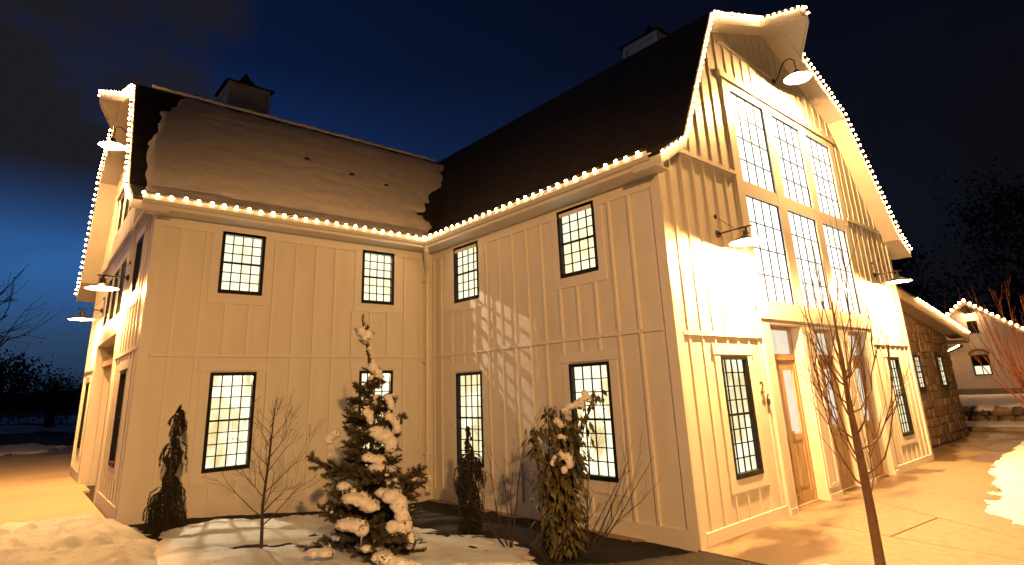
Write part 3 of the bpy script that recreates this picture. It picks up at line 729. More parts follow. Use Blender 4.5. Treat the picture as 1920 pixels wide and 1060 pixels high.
# ------------------------------------------------------------------ barn lamps
def lamp(F, u, z, off, kind, label, watts, group='barn lamps on the gables'):
    o = empty('wall_lamp', F(u, z, 0), label, 'wall lamp', group); r = .265
    b = MB(); b.lathe(F(u, z, .024), [(0, .045), (.035, .045), (.065, .015), (.07, 0), (0, 0)], 14, axis=F.n); b.build('mount', M['lampblack'], o, smooth=True)
    zs = z - (.24 if kind == 'straight' else .14)          # rim height
    c = F(u, zs, off)
    b = MB()
    if kind == 'straight':
        b.tube([F(u, z, .03), F(u, z + .012, off + .10)], .014, 8); b.tube([F(u, z + .01, off), F(u, zs + .10, off)], .02, 8)
        b.build('arm', M['lampblack'], o, smooth=True)
        b = MB(); a, e_ = F(u, z + .29, .03), F(u, z + .03, off * .62)
        for k in range(11):
            p = a.lerp(e_, k / 11); q = a.lerp(e_, (k + .72) / 11); b.bar(p, q, .014 if k % 2 else .008, .008 if k % 2 else .014)
        b.lathe(F(u, z + .29, .024), [(0, .03), (.03, .02), (.04, 0)], 10, axis=F.n); b.build('stay_chain', M['lampblack'], o)
    else:
        b.tube([F(u, z, .03), F(u, z + .02, .10), F(u, z + .12, .17), F(u, z + .27, .24), F(u, z + .36, .33), F(u, z + .36, .43), F(u, z + .28, off - .01), F(u, zs + .12, off)], .013, 8); b.build('arm', M['lampblack'], o, smooth=True)
    b = MB(); b.lathe(c, [(.03, .19), (.05, .185), (.055, .12), (.10, .095), (.18, .055), (r - .01, .012), (r, 0)], 28); b.build('shade', M['lampblack'], o, smooth=True, fix=False)
    b = MB(); b.lathe(c, [(r - .001, .001), (r - .014, .010), (.175, .048), (.095, .085), (.05, .105), (0, .105)], 28); b.build('reflector', M['lampwhite'], o, smooth=True, fix=False)
    b = MB(); b.lathe(c, [(0, .045), (.028, .052), (.04, .072), (.035, .092), (.02, .104)], 14); b.build('bulb', M['lampbulb'], o, smooth=True, fix=False)
    l = bpy.data.lights.new('lamp_light', 'POINT'); l.energy = watts; l.color = (1, .51, .165); l.shadow_soft_size = .085
    lo = bpy.data.objects.new('lamp_light', l); col.objects.link(lo); lo.parent = o; lo.location = c + Vector((0, 0, .028)) - o.location
    return o
lamp(FG, 1.455, 4.66, .50, 'straight', 'dark barn lamp on a straight arm left of the six tall hall windows', LAMP_W)
lamp(FG, 8.56, 4.68, .50, 'straight', 'dark barn lamp on a straight arm right of the six tall hall windows', LAMP_W)
lamp(FG, 4.69, 8.50, .52, 'goose', 'glaring gooseneck lamp under the peak above the hall windows', TOP_LAMP_W)
lamp(FH, 2.37, 4.74, .42, 'straight', 'dark barn lamp on the west gable, the nearer of its straight arm pair', YARD_W)
lamp(FH, 6.6, 4.66, .42, 'straight', 'dark barn lamp on the west gable, the farther of its straight arm pair', YARD_W)
lamp(FH, 4.6, 8.30, .46, 'goose', 'glaring gooseneck lamp under the snowy west wing peak', YARD_W * 1.6)

# ------------------------------------------------------------------ light strings
bulb_me = None
def string(label, pts, step, root_at, closed=False, rad=.025, out=Vector((0, 0, 0))):
    """string of fat warm bulbs along a polyline"""
    global bulb_me
    pts = [Vector(p) for p in pts]
    o = empty('light_string', pts[0], label, 'light string', 'warm light strings along the roof edges')
    b = MB(); b.tube([p + Vector((0, 0, .02)) for p in pts], .007, 5); b.build('cord', M['cord'], o)
    if bulb_me is None:
        q = MB(); q.lathe((0, 0, 0), [(0, -1.15), (.5, -1.0), (.92, -.5), (1, 0), (.8, .5), (.45, .9), (0, 1)], 10)
        q.v = [v * 1.0 for v in q.v]; bo = q.build('bulb', M['bulb'], None, smooth=True, fix=False); bulb_me = bo.data; bpy.data.objects.remove(bo)
    acc = 0; k = 0
    for a, c in zip(pts, pts[1:]):
        L = (c - a).length; t = acc
        while t < L:
            p = a.lerp(c, t / L); w = bpy.data.objects.new('bulb', bulb_me); col.objects.link(w); w.parent = o
            w.location = p - o.location + Vector((R.uniform(-.006, .006), R.uniform(-.006, .006), R.uniform(-.012, .008))); w.scale = (rad,) * 3
            w.rotation_euler = (R.uniform(-.4, .4), R.uniform(-.4, .4), 0)
            t += step * R.uniform(.93, 1.07)
        acc = t - L
    return o
ST = .195
string('warm bulb string along the eave under the snowy roof', [FA(LA + .30, 5.548, .562), FA(.58, 5.548, .562)], ST, None)
string('warm bulb string along the eave of the dark roofed entrance wing', [FB(.58, 5.548, .562), FB(LB + .26, 5.548, .562)], ST, None)
fB = lambda u, dz=.0: PB(u, pz(PROF_B, u) - .03 + dz, FRB - .075)
string('warm bulb string up the near rake of the entrance gable to its peak hood', [fB(-.47), fB(.2), fB(1.6), fB(3.66)] + [PB(u - .03 if u < 4.5 else u + .03, zfB(u) - .03, s - .05) for u, s in planB[1:4]], .145, None, rad=.021)
string('warm bulb string down the far rake of the entrance gable', [fB(5.45), fB(7.5), fB(9.86), fB(10.52)], .15, None)
fA = lambda u: PA(u, pz(PROF_A, u) - .03, frA(u) - .075)
string('warm bulb string up the near rake of the west gable to its peak hood', [fA(-.47), fA(.2), fA(1.62), fA(3.7)] + [PA(u, zfA(u) - .03, s - .05) for u, s in planA[1:4]], .15, None)
string('warm bulb string down the far rake of the west gable', [fA(5.5), fA(7.58), fA(9.0), fA(9.67)], .16, None)

# ------------------------------------------------------------------ stone building beyond the entrance gable
stone_m = [mat('fieldstone', c, .85, .35, 7, .6, 25) for c in ((.23, .15, .085), (.19, .12, .07), (.265, .18, .105), (.165, .108, .066))]
mortar = mat('mortar', (.14, .10, .065), .95, .3, 9)
SY = -5.42
FS = Frame((0, SY, 0), (1, 0, 0), (0, -1, 0))
sb = empty('stone_building', (13, SY, .4), 'low brown stone building with sloping eave beside the entrance gable', 'building')
stz = lambda x: 4.42 - (x - 11.5) * .155
SW = [(12.62, .62, 1.95, 2.86), (14.93, .62, 1.95, 2.86)]
wall_mesh(FS, 10.12, 16.35, lambda u: .3, lambda u: stz(u) - .1, holes_of(SW), t=.3).build('wall', mortar, sb)
b = MB(); b.box(ident, 16.05, 16.35, .3, stz(16.3) - .12, SY + .301, SY + 7); b.build('wall', mortar, sb)
rs = random.Random(3)
z = .42
while z < 4.2:
    h = rs.uniform(.17, .33); x = 10.14 - rs.uniform(0, .3)
    while x < 16.33:
        w = rs.uniform(.22, .60); x0, x1 = max(x, 10.13), min(x + w, 16.36); x += w
        zt = min(z + h, stz(x1) - .18)
        if x1 - x0 < .12 or zt - z < .07: continue
        if any(u - q / 2 - .1 < x1 and x0 < u + q / 2 + .1 and zb - .1 < zt and z < zt_ + .1 for u, q, zb, zt_ in SW): 
            # trim the stone back from the window opening
            ok = False
            for u, q, zb, zt_ in SW:
                if u - q / 2 - .1 < x1 and x0 < u + q / 2 + .1 and zb - .1 < zt and z < zt_ + .1:
                    if x0 < u - q / 2 - .2: x1 = u - q / 2 - .08; ok = True
                    elif x1 > u + q / 2 + .2: x0 = u + q / 2 + .08; ok = True
            if not ok: continue
        bb = MB(); j = .010; pr = rs.uniform(.010, .026)
        c = [(x0 + j, z + j), (x1 - j, z + j), (x1 - j, zt - j), (x0 + j, zt - j)]
        c = [(a + rs.uniform(-.03, .03), d + rs.uniform(-.03, .03)) for a, d in c]
        k_ = .012
        inn = [(a + (k_ if i in (0, 3) else -k_), d + (k_ if i < 2 else -k_)) for i, (a, d) in enumerate(c)]
        bb.add([FS(a, d, .001) for a, d in c] + [FS(a, d, pr) for a, d in inn], [(4, 5, 6, 7), (0, 1, 5, 4), (1, 2, 6, 5), (2, 3, 7, 6), (3, 0, 4, 7)])
        if x1 > 12.2: bb.build('stone', rs.choice(stone_m), sb)
    z += h
for u, w, zb, zt in SW:
    b = MB(); fr = .05; u0, u1 = u - w / 2, u + w / 2
    b.box(FS, u0, u0 + fr, zb, zt, -.16, .05); b.box(FS, u1 - fr, u1, zb, zt, -.16, .05); b.box(FS, u0 + fr, u1 - fr, zt - fr, zt, -.16, .05); b.box(FS, u0 + fr, u1 - fr, zb, zb + fr, -.16, .06)
    b.box(FS, u0 + fr, u1 - fr, (zb + zt) / 2 - .02, (zb + zt) / 2 + .02, .009, .03)
    wo = b.build('window', M['black'], sb); b = MB(); q = MB()
    for k in (1, 2): b.box(FS, u0 + fr + k * (w - 2 * fr) / 3 - .01, u0 + fr + k * (w - 2 * fr) / 3 + .01, zb + fr, zt - fr, .009, .018)
    for k in (1, 2, 4, 5): b.box(FS, u0 + fr, u1 - fr, zb + k * (zt - zb) / 6 - .01, zb + k * (zt - zb) / 6 + .01, .009, .020)
    b.build('muntin', M['black'], wo)
    q.box(FS, u0 + fr, u1 - fr, zb + fr, zt - fr, .0, .008); q.build('glass', M['pane_stone'] if 'pane_stone' in M else M.setdefault('pane_stone', pane_mat('lit_glass_stone', 1.3, (1, .92, .62), (.4, .36, .2), .1)), wo)
b = MB(); b.hexa([(10.11, SY - .5, stz(10.11)), (17.0, SY - .5, stz(17.0)), (17.0, SY + 7, stz(17.0)), (10.11, SY + 7, stz(10.11)), (10.11, SY - .5, stz(10.11) + .06), (17.0, SY - .5, stz(17.0) + .06), (17.0, SY + 7, stz(17.0) + .06), (10.11, SY + 7, stz(10.11) + .06)])
b.build('roof', M['shingle'], sb, uv=lambda p: (p.x, p.y))
b = MB(); b.box(FS, 10.13, 17.0, stz(10.13) - .26, stz(10.13) - .002, .47, .502, z0b=stz(17) - .26, z1b=stz(17) - .002)
b.box(FS, 10.13, 17.0, stz(10.13) - .14, stz(10.13) - .10, .0, .469, z0b=stz(17) - .14, z1b=stz(17) - .10)
b.box(FS, 16.36, 17.0, stz(16.4) - .30, stz(16.4) - .27, -.3, .46, z0b=stz(17) - .30, z1b=stz(17) - .27)
b.build('fascia', mat('tan_board', (.42, .33, .22), .6, .2, 4), sb)
string('warm bulb string along the sloping eave of the stone building', [FS(x, stz(x) + .03, .54) for x in (12.0, 14.5, 17.02)], .12, None, rad=.02)

# ------------------------------------------------------------------ neighbouring house
hx = 36.0; FN = Frame((hx, -2.45, 0), (0, -1, 0), (-1, 0, 0))
nh = empty('house', (hx, -2.45, .75), 'pale stucco gabled house with lit bulb string beyond the snowy lawn', 'house')
stucco = mat('stucco', (.62, .55, .45), .9, .15, 5, .3, 30)
ntop = lambda u: 6.35 - abs(u) * .80
wall_mesh(FN, -1.9, 4.4, lambda u: .5, lambda u: ntop(u) - .12, [(.05 - .42, .05 + .42, 2.1, 3.25), (-.18, .32, 4.55, 5.2)], [0]).build('wall', stucco, nh)
b = MB(); b.box(ident, hx, hx + 9, .5, 2.7, -6.85, -6.7); b.box(ident, hx + .2, hx + 9, .5, 4.7, -.6, -.5); b.build('wall', stucco, nh)
b = MB()
for s_, w_ in ((-1, 2.3), (1, 4.9)):
    b.hexa([FN(0, 6.35, .45), FN(s_ * w_, ntop(w_), .45), FN(s_ * w_, ntop(w_), -9), FN(0, 6.35, -9), FN(0, 6.45, .45), FN(s_ * w_, ntop(w_) + .1, .45), FN(s_ * w_, ntop(w_) + .1, -9), FN(0, 6.45, -9)])
b.build('roof', M['shingle'], nh, uv=lambda p: (p.x, p.y * 1.2))
b = MB()
for s_, w_ in ((-1, 2.3), (1, 4.9)):
    b.hexa([FN(0, 6.12, .41), FN(s_ * w_, ntop(w_) - .23, .41), FN(s_ * w_, ntop(w_) - .002, .41), FN(0, 6.348, .41), FN(0, 6.12, .45), FN(s_ * w_, ntop(w_) - .23, .45), FN(s_ * w_, ntop(w_) - .002, .45), FN(0, 6.348, .45)])
b.build('rake_board', mat('taupe_board', (.13, .10, .07), .6), nh)
b = MB(); b.box(FN, -.18, .32, 4.55, 5.2, -.1, -.05); b.box(FN, -.22, .36, 4.50, 4.55, -.1, .03); b.build('attic_window', M['darkglass'], nh)
b = MB(); b.box(FN, -.37, -.31, 2.1, 3.25, -.14, .02); b.box(FN, .41, .47, 2.1, 3.25, -.14, .02); b.box(FN, -.31, .41, 3.17, 3.25, -.14, .02); b.box(FN, -.31, .41, 2.1, 2.16, -.14, .02); b.box(FN, .03, .06, 2.16, 3.17, -.12, .0); b.box(FN, -.31, .41, 2.62, 2.66, -.12, .0)
wo = b.build('window', M['black'], nh)
b = MB(); b.box(FN, -.31, .41, 2.16, 2.62, -.10, -.09); b.build('glass', pane_mat('lit_glass_house', 1.2, (1, .95, .66), (.9, .8, .4), .1), wo)
b = MB(); b.box(FN, -.31, .41, 2.66, 3.17, -.10, -.09); b.build('blind', M['darkglass'], wo)
b = MB()
for k in range(10):
    a0 = math.pi * k / 10; a1 = math.pi * (k + 1) / 10
    b.hexa([FN(.05 + .52 * math.cos(a), 3.26 + .34 * math.sin(a), q) if r_ == 1 else FN(.05 + .38 * math.cos(a), 3.26 + .2 * math.sin(a), q) for q in (.002, .05) for (a, r_) in ((a0, 0), (a1, 0), (a1, 1), (a0, 1))])
b.build('arch', mat('arch_brick', (.16, .11, .07), .8), nh)
b = MB(); b.box(FN, -1.85, 4.4, .5, 1.35, .002, .06); b.build('plinth', mat('plinth', (.20, .17, .13), .9, .2, 8), nh)
b = MB(); b.tube([FN(-1.45, 3.3, .12), FN(-1.45, 1.0, .12)], .05, 8); b.build('downspout', M['trim'], nh)
b = MB(); b.hexa([FN(-2.6, 3.0, .9), FN(-.6, 3.75, .9), FN(-.6, 3.75, .0), FN(-2.6, 3.0, .0), FN(-2.6, 3.1, .9), FN(-.6, 3.85, .9), FN(-.6, 3.85, .0), FN(-2.6, 3.1, .0)]); b.build('porch_roof', M['shingle'], nh, uv=lambda p: (p.x, p.y))
b = MB(); b.lathe(FN(.05, 5.62, .25), [(.02, .16), (.05, .14), (.18, .0)], 12); b.tube([FN(.05, 5.8, .0), FN(.05, 5.86, .2), FN(.05, 5.75, .25)], .02, 6); b.build('gable_lamp', M['lampblack'], nh)
l = bpy.data.lights.new('gable_light', 'POINT'); l.energy = 70; l.color = (1, .60, .28); l.shadow_soft_size = .08
lo = bpy.data.objects.new('gable_light', l); col.objects.link(lo); lo.parent = nh; lo.location = FN(.05, 5.55, .38) - nh.location
string('warm bulb string over the gable of the pale neighbouring house', [FN(-2.3, ntop(2.3) + .05, .5), FN(0, 6.42, .5), FN(4.9, ntop(4.9) + .05, .5)], .30, None, rad=.075)
string('short warm bulb string on the low porch eave of the pale house', [FN(-1.5, 3.42, .95), FN(-.6, 3.82, .95)], .12, None, rad=.04)

# ------------------------------------------------------------------ boulder wall
bw = empty('boulder_wall', (22, -5, .35), 'low wall of tan boulders with snow on top', 'wall')
rk = random.Random(5)
bm_m = [mat('boulder', c, .9, .4, 3, .8, 9) for c in ((.30, .21, .12), (.24, .165, .10), (.34, .25, .15), (.20, .14, .09))]
def boulder(x, y, z, a, b_, c, rot, parent, mt, name='boulder'):
    bm = bmesh.new(); bmesh.ops.create_icosphere(bm, subdivisions=2, radius=1); sd = rk.uniform(0, 99)
    me = bpy.data.meshes.new(name); off = rootloc(parent); rm = Matrix.Rotation(rot, 3, 'Z')
    for v in bm.verts:
        p = v.co; q = Vector([math.copysign(abs(t_) ** .62, t_) for t_ in p]); q *= 1 + .16 * noise.noise(p * 1.4 + Vector((sd, 0, 0)))
        v.co = rm @ Vector((q.x * a, q.y * b_, q.z * c)) + Vector((x, y, z)) - off
    bm.to_mesh(me); bm.free(); me.materials.append(mt); o = bpy.data.objects.new(name, me); col.objects.link(o); o.parent = parent; return o
y = -2.2
while y > -9.5:
    w = rk.uniform(.32, .52); boulder(21.95 + rk.uniform(-.05, .05), y - w / 2, .52, .32, w * .54, .21, rk.uniform(-.15, .15), bw, rk.choice(bm_m)); y -= w
y = -2.4
while y > -9.5:
    w = rk.uniform(.36, .66); boulder(22.1 + rk.uniform(-.05, .05), y - w / 2, .85, .32, w * .54, .19, rk.uniform(-.15, .15), bw, rk.choice(bm_m)); y -= w
drift('snow', [(21.85, -2.2), (22.9, -2.2), (22.9, -9.6), (21.9, -9.6)], .16, .08, SN, base=lambda x, y: .94, rag=.35, rs=2.0, seed=41)

# ------------------------------------------------------------------ vegetation
bark = mat('young_bark', (.21, .115, .065), .8, .4, 14, .4, 50)
bark2 = mat('grey_bark', (.055, .04, .03), .85, .3, 20)
redbark = mat('red_bark', (.48, .15, .055), .6, .3, 10)
def wob(rng, s): return Vector((rng.uniform(-s, s), rng.uniform(-s, s), rng.uniform(-s, s)))
def grow(b, rng, p, d, L, r, depth, up, spread, nseg=5, kids=(2, 4), jit=.10, minr=.0022, shrink=.6):
    pts = [Vector(p)]; rad = [r]; d = Vector(d).normalized(); q = Vector(p)
    for i in range(nseg):
        d = (d + wob(rng, jit) + Vector((0, 0, up)) * (1 if i else .6)).normalized(); q = q + d * (L / nseg); pts.append(q.copy()); rad.append(max(minr, r * (1 - .72 * (i + 1) / nseg)))
    b.tube(pts, rad, 6 if r > .012 else (4 if r > .005 else 3), cap=False)
    if depth > 0:
        for k in range(rng.randint(*kids)):
            t = rng.uniform(.3, .95); i = min(nseg - 1, int(t * nseg)); bp = pts[i].lerp(pts[i + 1], t * nseg - i)
            bd = (pts[i + 1] - pts[i]).normalized(); a = bd.orthogonal().normalized(); a.rotate(Matrix.Rotation(rng.uniform(0, 6.283), 3, bd))
            grow(b, rng, bp, bd + a * spread * rng.uniform(.7, 1.3), L * shrink * rng.uniform(.7, 1.15), max(minr, rad[i] * .62), depth - 1, up, spread, max(3, nseg - 1), kids, jit, minr, shrink)
# young street tree by the entrance
rng = random.Random(11)
yt = empty('young_tree', (.43, -7.9, .34), 'slim bare young tree with upswept twigs in front of the entrance doors', 'tree')
b = MB(); tp = [Vector((.43, -7.9, .30)), Vector((.425, -7.9, .42)), Vector((.44, -7.9, 1.0)), Vector((.415, -7.9, 1.6)), Vector((.42, -7.89, 2.05)), Vector((.40, -7.9, 2.5)), Vector((.42, -7.9, 3.1)), Vector((.40, -7.9, 3.75))]
b.tube(tp, [.068, .054, .048, .042, .033, .019, .011, .003], 12); b.build('trunk', bark, yt, smooth=True)
for k in range(17):
    z0 = 1.05 + 1.35 * (k / 16) ** .8; a = k * 2.4 + rng.uniform(-.3, .3); st = Vector((.42, -7.9, z0)); out = rng.uniform(.28, .60) * (1.0 - .25 * k / 16)
    tops = rng.uniform(1.15, 1.95)
    b = MB(); d = Vector((math.cos(a), math.sin(a), 0)); pts = []
    for i in range(9):
        t = i / 8; pts.append(st + d * out * (1 - (1 - t) ** 2.2) + Vector((0, 0, tops * t ** 1.55)) + wob(rng, .014) * (i > 0))
    b.tube(pts, [.0098 * (1 - .82 * i / 8) + .0015 for i in range(9)], 6, cap=False)
    for j in range(rng.randint(3, 5)):
        t = rng.uniform(.25, .85); i = int(t * 8); bd = (pts[i + 1] - pts[i]).normalized(); sd = bd.cross(Vector((0, 0, 1))).normalized() * rng.choice((-1, 1))
        grow(b, rng, pts[i], bd + sd * rng.uniform(.25, .6) + d * .2, rng.uniform(.3, .75), .0065, 1, .10, .5, 5, (0, 2), .07, .0018)
    b.build('branch', bark, yt)
# bare birch sapling by the west wing wall
rng = random.Random(4)
sp = empty('bare_sapling', (-4.37, -3.0, .50), 'thin bare sapling with fine twigs in the snow left of the spruce', 'tree')
b = MB(); tp = [Vector((-4.37, -3.0, .35)), Vector((-4.355, -3, .8)), Vector((-4.37, -3, 1.2)), Vector((-4.33, -3, 1.7)), Vector((-4.31, -3, 2.1)), Vector((-4.29, -3, 2.42))]
b.tube(tp, [.024, .02, .017, .012, .008, .003], 8); b.build('trunk', bark2, sp, smooth=True)
for k in range(17):
    t = .28 + .68 * k / 16; z0 = .5 + t * 1.7; a = k * 2.4; p = Vector((-4.36 + .03 * t, -3, z0))
    b = MB(); grow(b, rng, p, (math.cos(a), math.sin(a), .55 + .5 * t), (1.05 - t * .65) * rng.uniform(.6, .95), .0085 * (1.1 - .6 * t), 2, .06, .6, 5, (2, 4), .10, .0016)
    b.build('branch', bark2, sp)
# red twigged tree by the lawn
rng = random.Random(21)
rt = empty('red_twig_tree', (21.0, -6.75, .9), 'red twigged bare tree standing before the boulder wall', 'tree')
rx, ry = 19.2, -6.80
rt.location = (rx, ry, .5)
b = MB(); b.tube([(rx, ry, .35), (rx, ry + .02, .9), (rx + .03, ry, 1.5), (rx, ry, 2.0)], [.11, .085, .075, .05], 10); b.build('trunk', redbark, rt, smooth=True)
for k in range(23):
    a = k * 2.4; z0 = .9 + 1.1 * k / 22; b = MB(); d = Vector((math.cos(a), math.sin(a), 0)); pts = []; out = rng.uniform(.5, 1.5); top = rng.uniform(2.2, 3.8)
    for i in range(8):
        t = i / 7; pts.append(Vector((rx, ry, z0)) + d * out * (1 - (1 - t) ** 1.7) + Vector((0, 0, top * t ** 1.3)) + wob(rng, .03))
    b.tube(pts, [.019 * (1 - .82 * i / 7) + .004 for i in range(8)], 5, cap=False)
    for j in range(4):
        i = rng.randint(1, 6); bd = (pts[i + 1] - pts[i]).normalized(); grow(b, rng, pts[i], bd + wob(rng, .5), rng.uniform(.6, 1.3), .009, 1, .12, .5, 4, (1, 3), .1, .004)
    b.build('branch', redbark, rt)

# --- snowy spruce
needle = mat('spruce_needle', (.105, .085, .042), .7, .5, 30)
swood = mat('spruce_wood', (.07, .045, .028), .9, .3, 20)
def brush(b, rng, p, d, L, r, n):
    """a spray of needles round a twig"""
    d = d.normalized(); x = d.orthogonal().normalized(); y = d.cross(x)
    for k in range(n):
        t = (k + rng.random()) / n; a = rng.uniform(0, 6.283); o_ = x * math.cos(a) + y * math.sin(a); c = p + d * (L * t)
        tip = c + (o_ * .8 + d * .75).normalized() * r * rng.uniform(.7, 1.15) * (1 if t < .8 else .8); w = d.cross(o_) * .0055
        b.add([c - w, c + w, tip + w * .3, tip - w * .3], [(0, 1, 2, 3)], 0)
def clump(name, parent, blobs, mt=None, vox=.018):
    """one melted-together snow cushion from overlapping ellipsoids"""
    bm = bmesh.new()
    for (p, a, b_, c) in blobs:
        res = bmesh.ops.create_icosphere(bm, subdivisions=2, radius=1)
        for v in res['verts']: v.co = Vector((v.co.x * a, v.co.y * b_, v.co.z * c)) + Vector(p)
    me = bpy.data.meshes.new(name); bm.to_mesh(me); bm.free(); t = bpy.data.objects.new('tmp', me); col.objects.link(t)
    mod = t.modifiers.new('r', 'REMESH'); mod.mode = 'VOXEL'; mod.voxel_size = vox
    s_ = t.modifiers.new('s', 'SMOOTH'); s_.iterations = 5
    bpy.context.view_layer.update()
    m2 = bpy.data.meshes.new_from_object(t.evaluated_get(bpy.context.evaluated_depsgraph_get())); bpy.data.objects.remove(t); bpy.data.meshes.remove(me)
    off = rootloc(parent)
    for v in m2.vertices:
        q = v.co; k = .036 * noise.noise(q * 7) + .026 * noise.noise(q * 17) + .010 * noise.noise(q * 41); v.co = q + v.normal * k - off
    m2.materials.clear(); m2.materials.append(mt or M['snow2']); m2.polygons.foreach_set('use_smooth', [True] * len(m2.polygons))
    o = bpy.data.objects.new(name, m2); col.objects.link(o); o.parent = parent
    return o
def icicle(b, p, L): b.tube([p, p - Vector((0, 0, L * .6)), p - Vector((0, 0, L))], [.007, .004, .0008], 5)
SX, SYY, SZ = -3.50, -4.00, .38
rng = random.Random(31)
spruce = empty('spruce', (SX, SYY, SZ), 'snow laden spruce with clumps of snow and bent tip in the courtyard', 'tree')
def axis_at(z):   # the leader leans to the left near the top
    t = max(0, (z - 2.45) / .9); return Vector((SX - .20 * t ** 1.2 * .9, SYY, z))
b = MB(); zz = [SZ - .1, .8, 1.3, 1.8, 2.3, 2.6, 2.8, 3.0, 3.15, 3.29]
b.tube([axis_at(z) for z in zz], [.05, .042, .036, .028, .02, .015, .014, .013, .011, .007], 8); b.build('trunk', swood, spruce, smooth=True)
snowspots = []
nb = 66
for k in range(nb):
    t = (k / (nb - 1)) ** .95; z0 = .48 + t * 2.05 + rng.uniform(-.06, .06); a = k * 2.39996 + rng.uniform(-.6, .6)
    Lb = (.92 * (1 - t) + .11) * rng.uniform(.45, 1.25); lift = rng.uniform(-.05, .34) + .25 * t; dirh = Vector((math.cos(a), math.sin(a), 0)); p0 = axis_at(z0)
    droop = .42 - .25 * t; pts = [p0]
    for i in range(1, 6):
        s = i / 5; pts.append(p0 + dirh * Lb * s + Vector((0, 0, Lb * (lift * s - droop * s * s * .9 + .30 * s ** 3))) + wob(rng, .012))
    b = MB(); b.tube(pts, [.013 * (1 - .7 * i / 5) for i in range(6)], 5, mi=1, cap=False)
    for i in range(5):
        d = pts[i + 1] - pts[i]
        if i > 0: brush(b, rng, pts[i], d, d.length, .050, int(36 * d.length / .15))
        for sgn in (-1, 1):
            for rep in (0, 1):
                s = (i + .5 * rep + .2) / 5
                if s < .16: continue
                q = pts[i].lerp(pts[i + 1], .5 * rep); side = d.normalized().cross(Vector((0, 0, 1))).normalized() * sgn
                l2 = Lb * .42 * (1.15 - s) * rng.uniform(.65, 1.15) + .05
                d2 = (d.normalized() * rng.uniform(.55, 1.0) + side + Vector((0, 0, rng.uniform(-.75, .85)))).normalized()
                e2 = q + d2 * l2 + Vector((0, 0, -.05 * l2)); b.tube([q, e2], [.005, .003], 3, mi=1, cap=False); brush(b, rng, q, e2 - q, l2, .046, int(50 * l2 / .15))
                if l2 > .16:
                    for sg in (-1, 1):
                        q3 = q.lerp(e2, .5); s3 = d2.cross(Vector((0, 0, 1))).normalized() * sg; e3 = q3 + (d2 * .8 + s3 * .9 + Vector((0, 0, rng.uniform(-.5, .7)))).normalized() * l2 * .45; brush(b, rng, q3, e3 - q3, (e3 - q3).length, .044, int(44 * l2 * .45 / .15))
    br = b.build('branch', [needle, swood], spruce, fix=False)
    br['_t'] = t; snowspots.append((t, a, Lb, pts, br))
for o_ in [s[4] for s in snowspots]: del o_['_t']
# snow cushions: mostly on the side facing the entrance drive (east and south)
ci = MB()
for (t, a, Lb, pts, br) in snowspots:
    face = math.cos(a - math.radians(-38)); 
    pr = .24 if face > .35 else (.10 if face > -.4 else .05)
    if t > .82: pr = .55
    if rng.random() < pr and t > .03:
        blobs = []; s0 = rng.uniform(.35, .6)
        for j in range(rng.randint(3, 5)):
            s = min(.98, s0 + j * .12); i = min(4, int(s * 5)); p = pts[i].lerp(pts[i + 1], s * 5 - i); w = rng.uniform(.045, .085) * (1.15 - .4 * t)
            blobs.append((p + Vector((rng.uniform(-.03, .03), rng.uniform(-.03, .03), .022)), w, w * rng.uniform(.8, 1.2), w * rng.uniform(.4, .62)))
        clump('snow_clump', br, blobs)
        if rng.random() < .5: icicle(ci, blobs[-1][0] - Vector((0, 0, .05)), rng.uniform(.05, .12))
dust = MB()
for (t, a, Lb, pts, br) in snowspots:
    for j in range(rng.randint(1, 5) if math.cos(a + math.radians(38)) > -.3 else 1):
        i = rng.randint(1, 4); p = pts[i].lerp(pts[i + 1], rng.random()) + wob(rng, .05) + Vector((0, 0, .035)); w = rng.uniform(.010, .032)
        x_ = wob(rng, 1); x_.z *= .3; x_.normalize(); dust.lathe(p, [(0, w * .55), (w * .6, w * .42), (w, 0), (w * .5, -w * .3), (0, -w * .35)], 7, axis=(Vector((0, 0, 1)) + x_ * .4).normalized())
tag(dust.build('snow_dusting', M['snow2'], spruce, smooth=True), kind='stuff')
# the big cushions and the laden tip
lead = MB(); 
for z in np.linspace(2.55, 3.26, 9):
    brush(lead, rng, axis_at(z), Vector((0, 0, 1)), .09, .042, 26)
for z, a in ((2.62, 0), (2.66, 2.2), (2.75, 4.1), (2.86, 1.2), (2.98, 3.4), (3.10, .4), (3.12, 2.6), (3.14, 4.6)):
    d = Vector((math.cos(a), math.sin(a), .5)); brush(lead, rng, axis_at(z), d, .13, .036, 50)
ld = lead.build('leader', needle, spruce, fix=False)
A = axis_at
clump('snow_clump', ld, [(A(3.13) + Vector((-.055, -.02, 0)), .06, .06, .075), (A(3.10) + Vector((.05, -.02, -.01)), .055, .055, .085), (A(3.04) + Vector((-.02, -.03, 0)), .045, .045, .05), (A(3.17) + Vector((.0, -.01, 0)), .03, .03, .05)], vox=.012)
clump('snow_clump', ld, [(A(2.78) + Vector((.03, -.02, 0)), .05, .05, .04), (A(2.72) + Vector((.0, -.05, 0)), .07, .06, .06), (A(2.66) + Vector((.06, -.05, 0)), .06, .06, .05)], vox=.013)
clump('snow_clump', ld, [(A(2.88) + Vector((.03, 0, 0)), .035, .035, .035), (A(2.93) + Vector((.02, -.02, 0)), .03, .03, .03)], vox=.01)
rgt = Vector((.7548, -.6547, 0)).normalized(); frt = Vector((-.68, -.73, 0)).normalized()
def at(r, z, f): return Vector((SX, SYY, z)) + rgt * r + frt * f
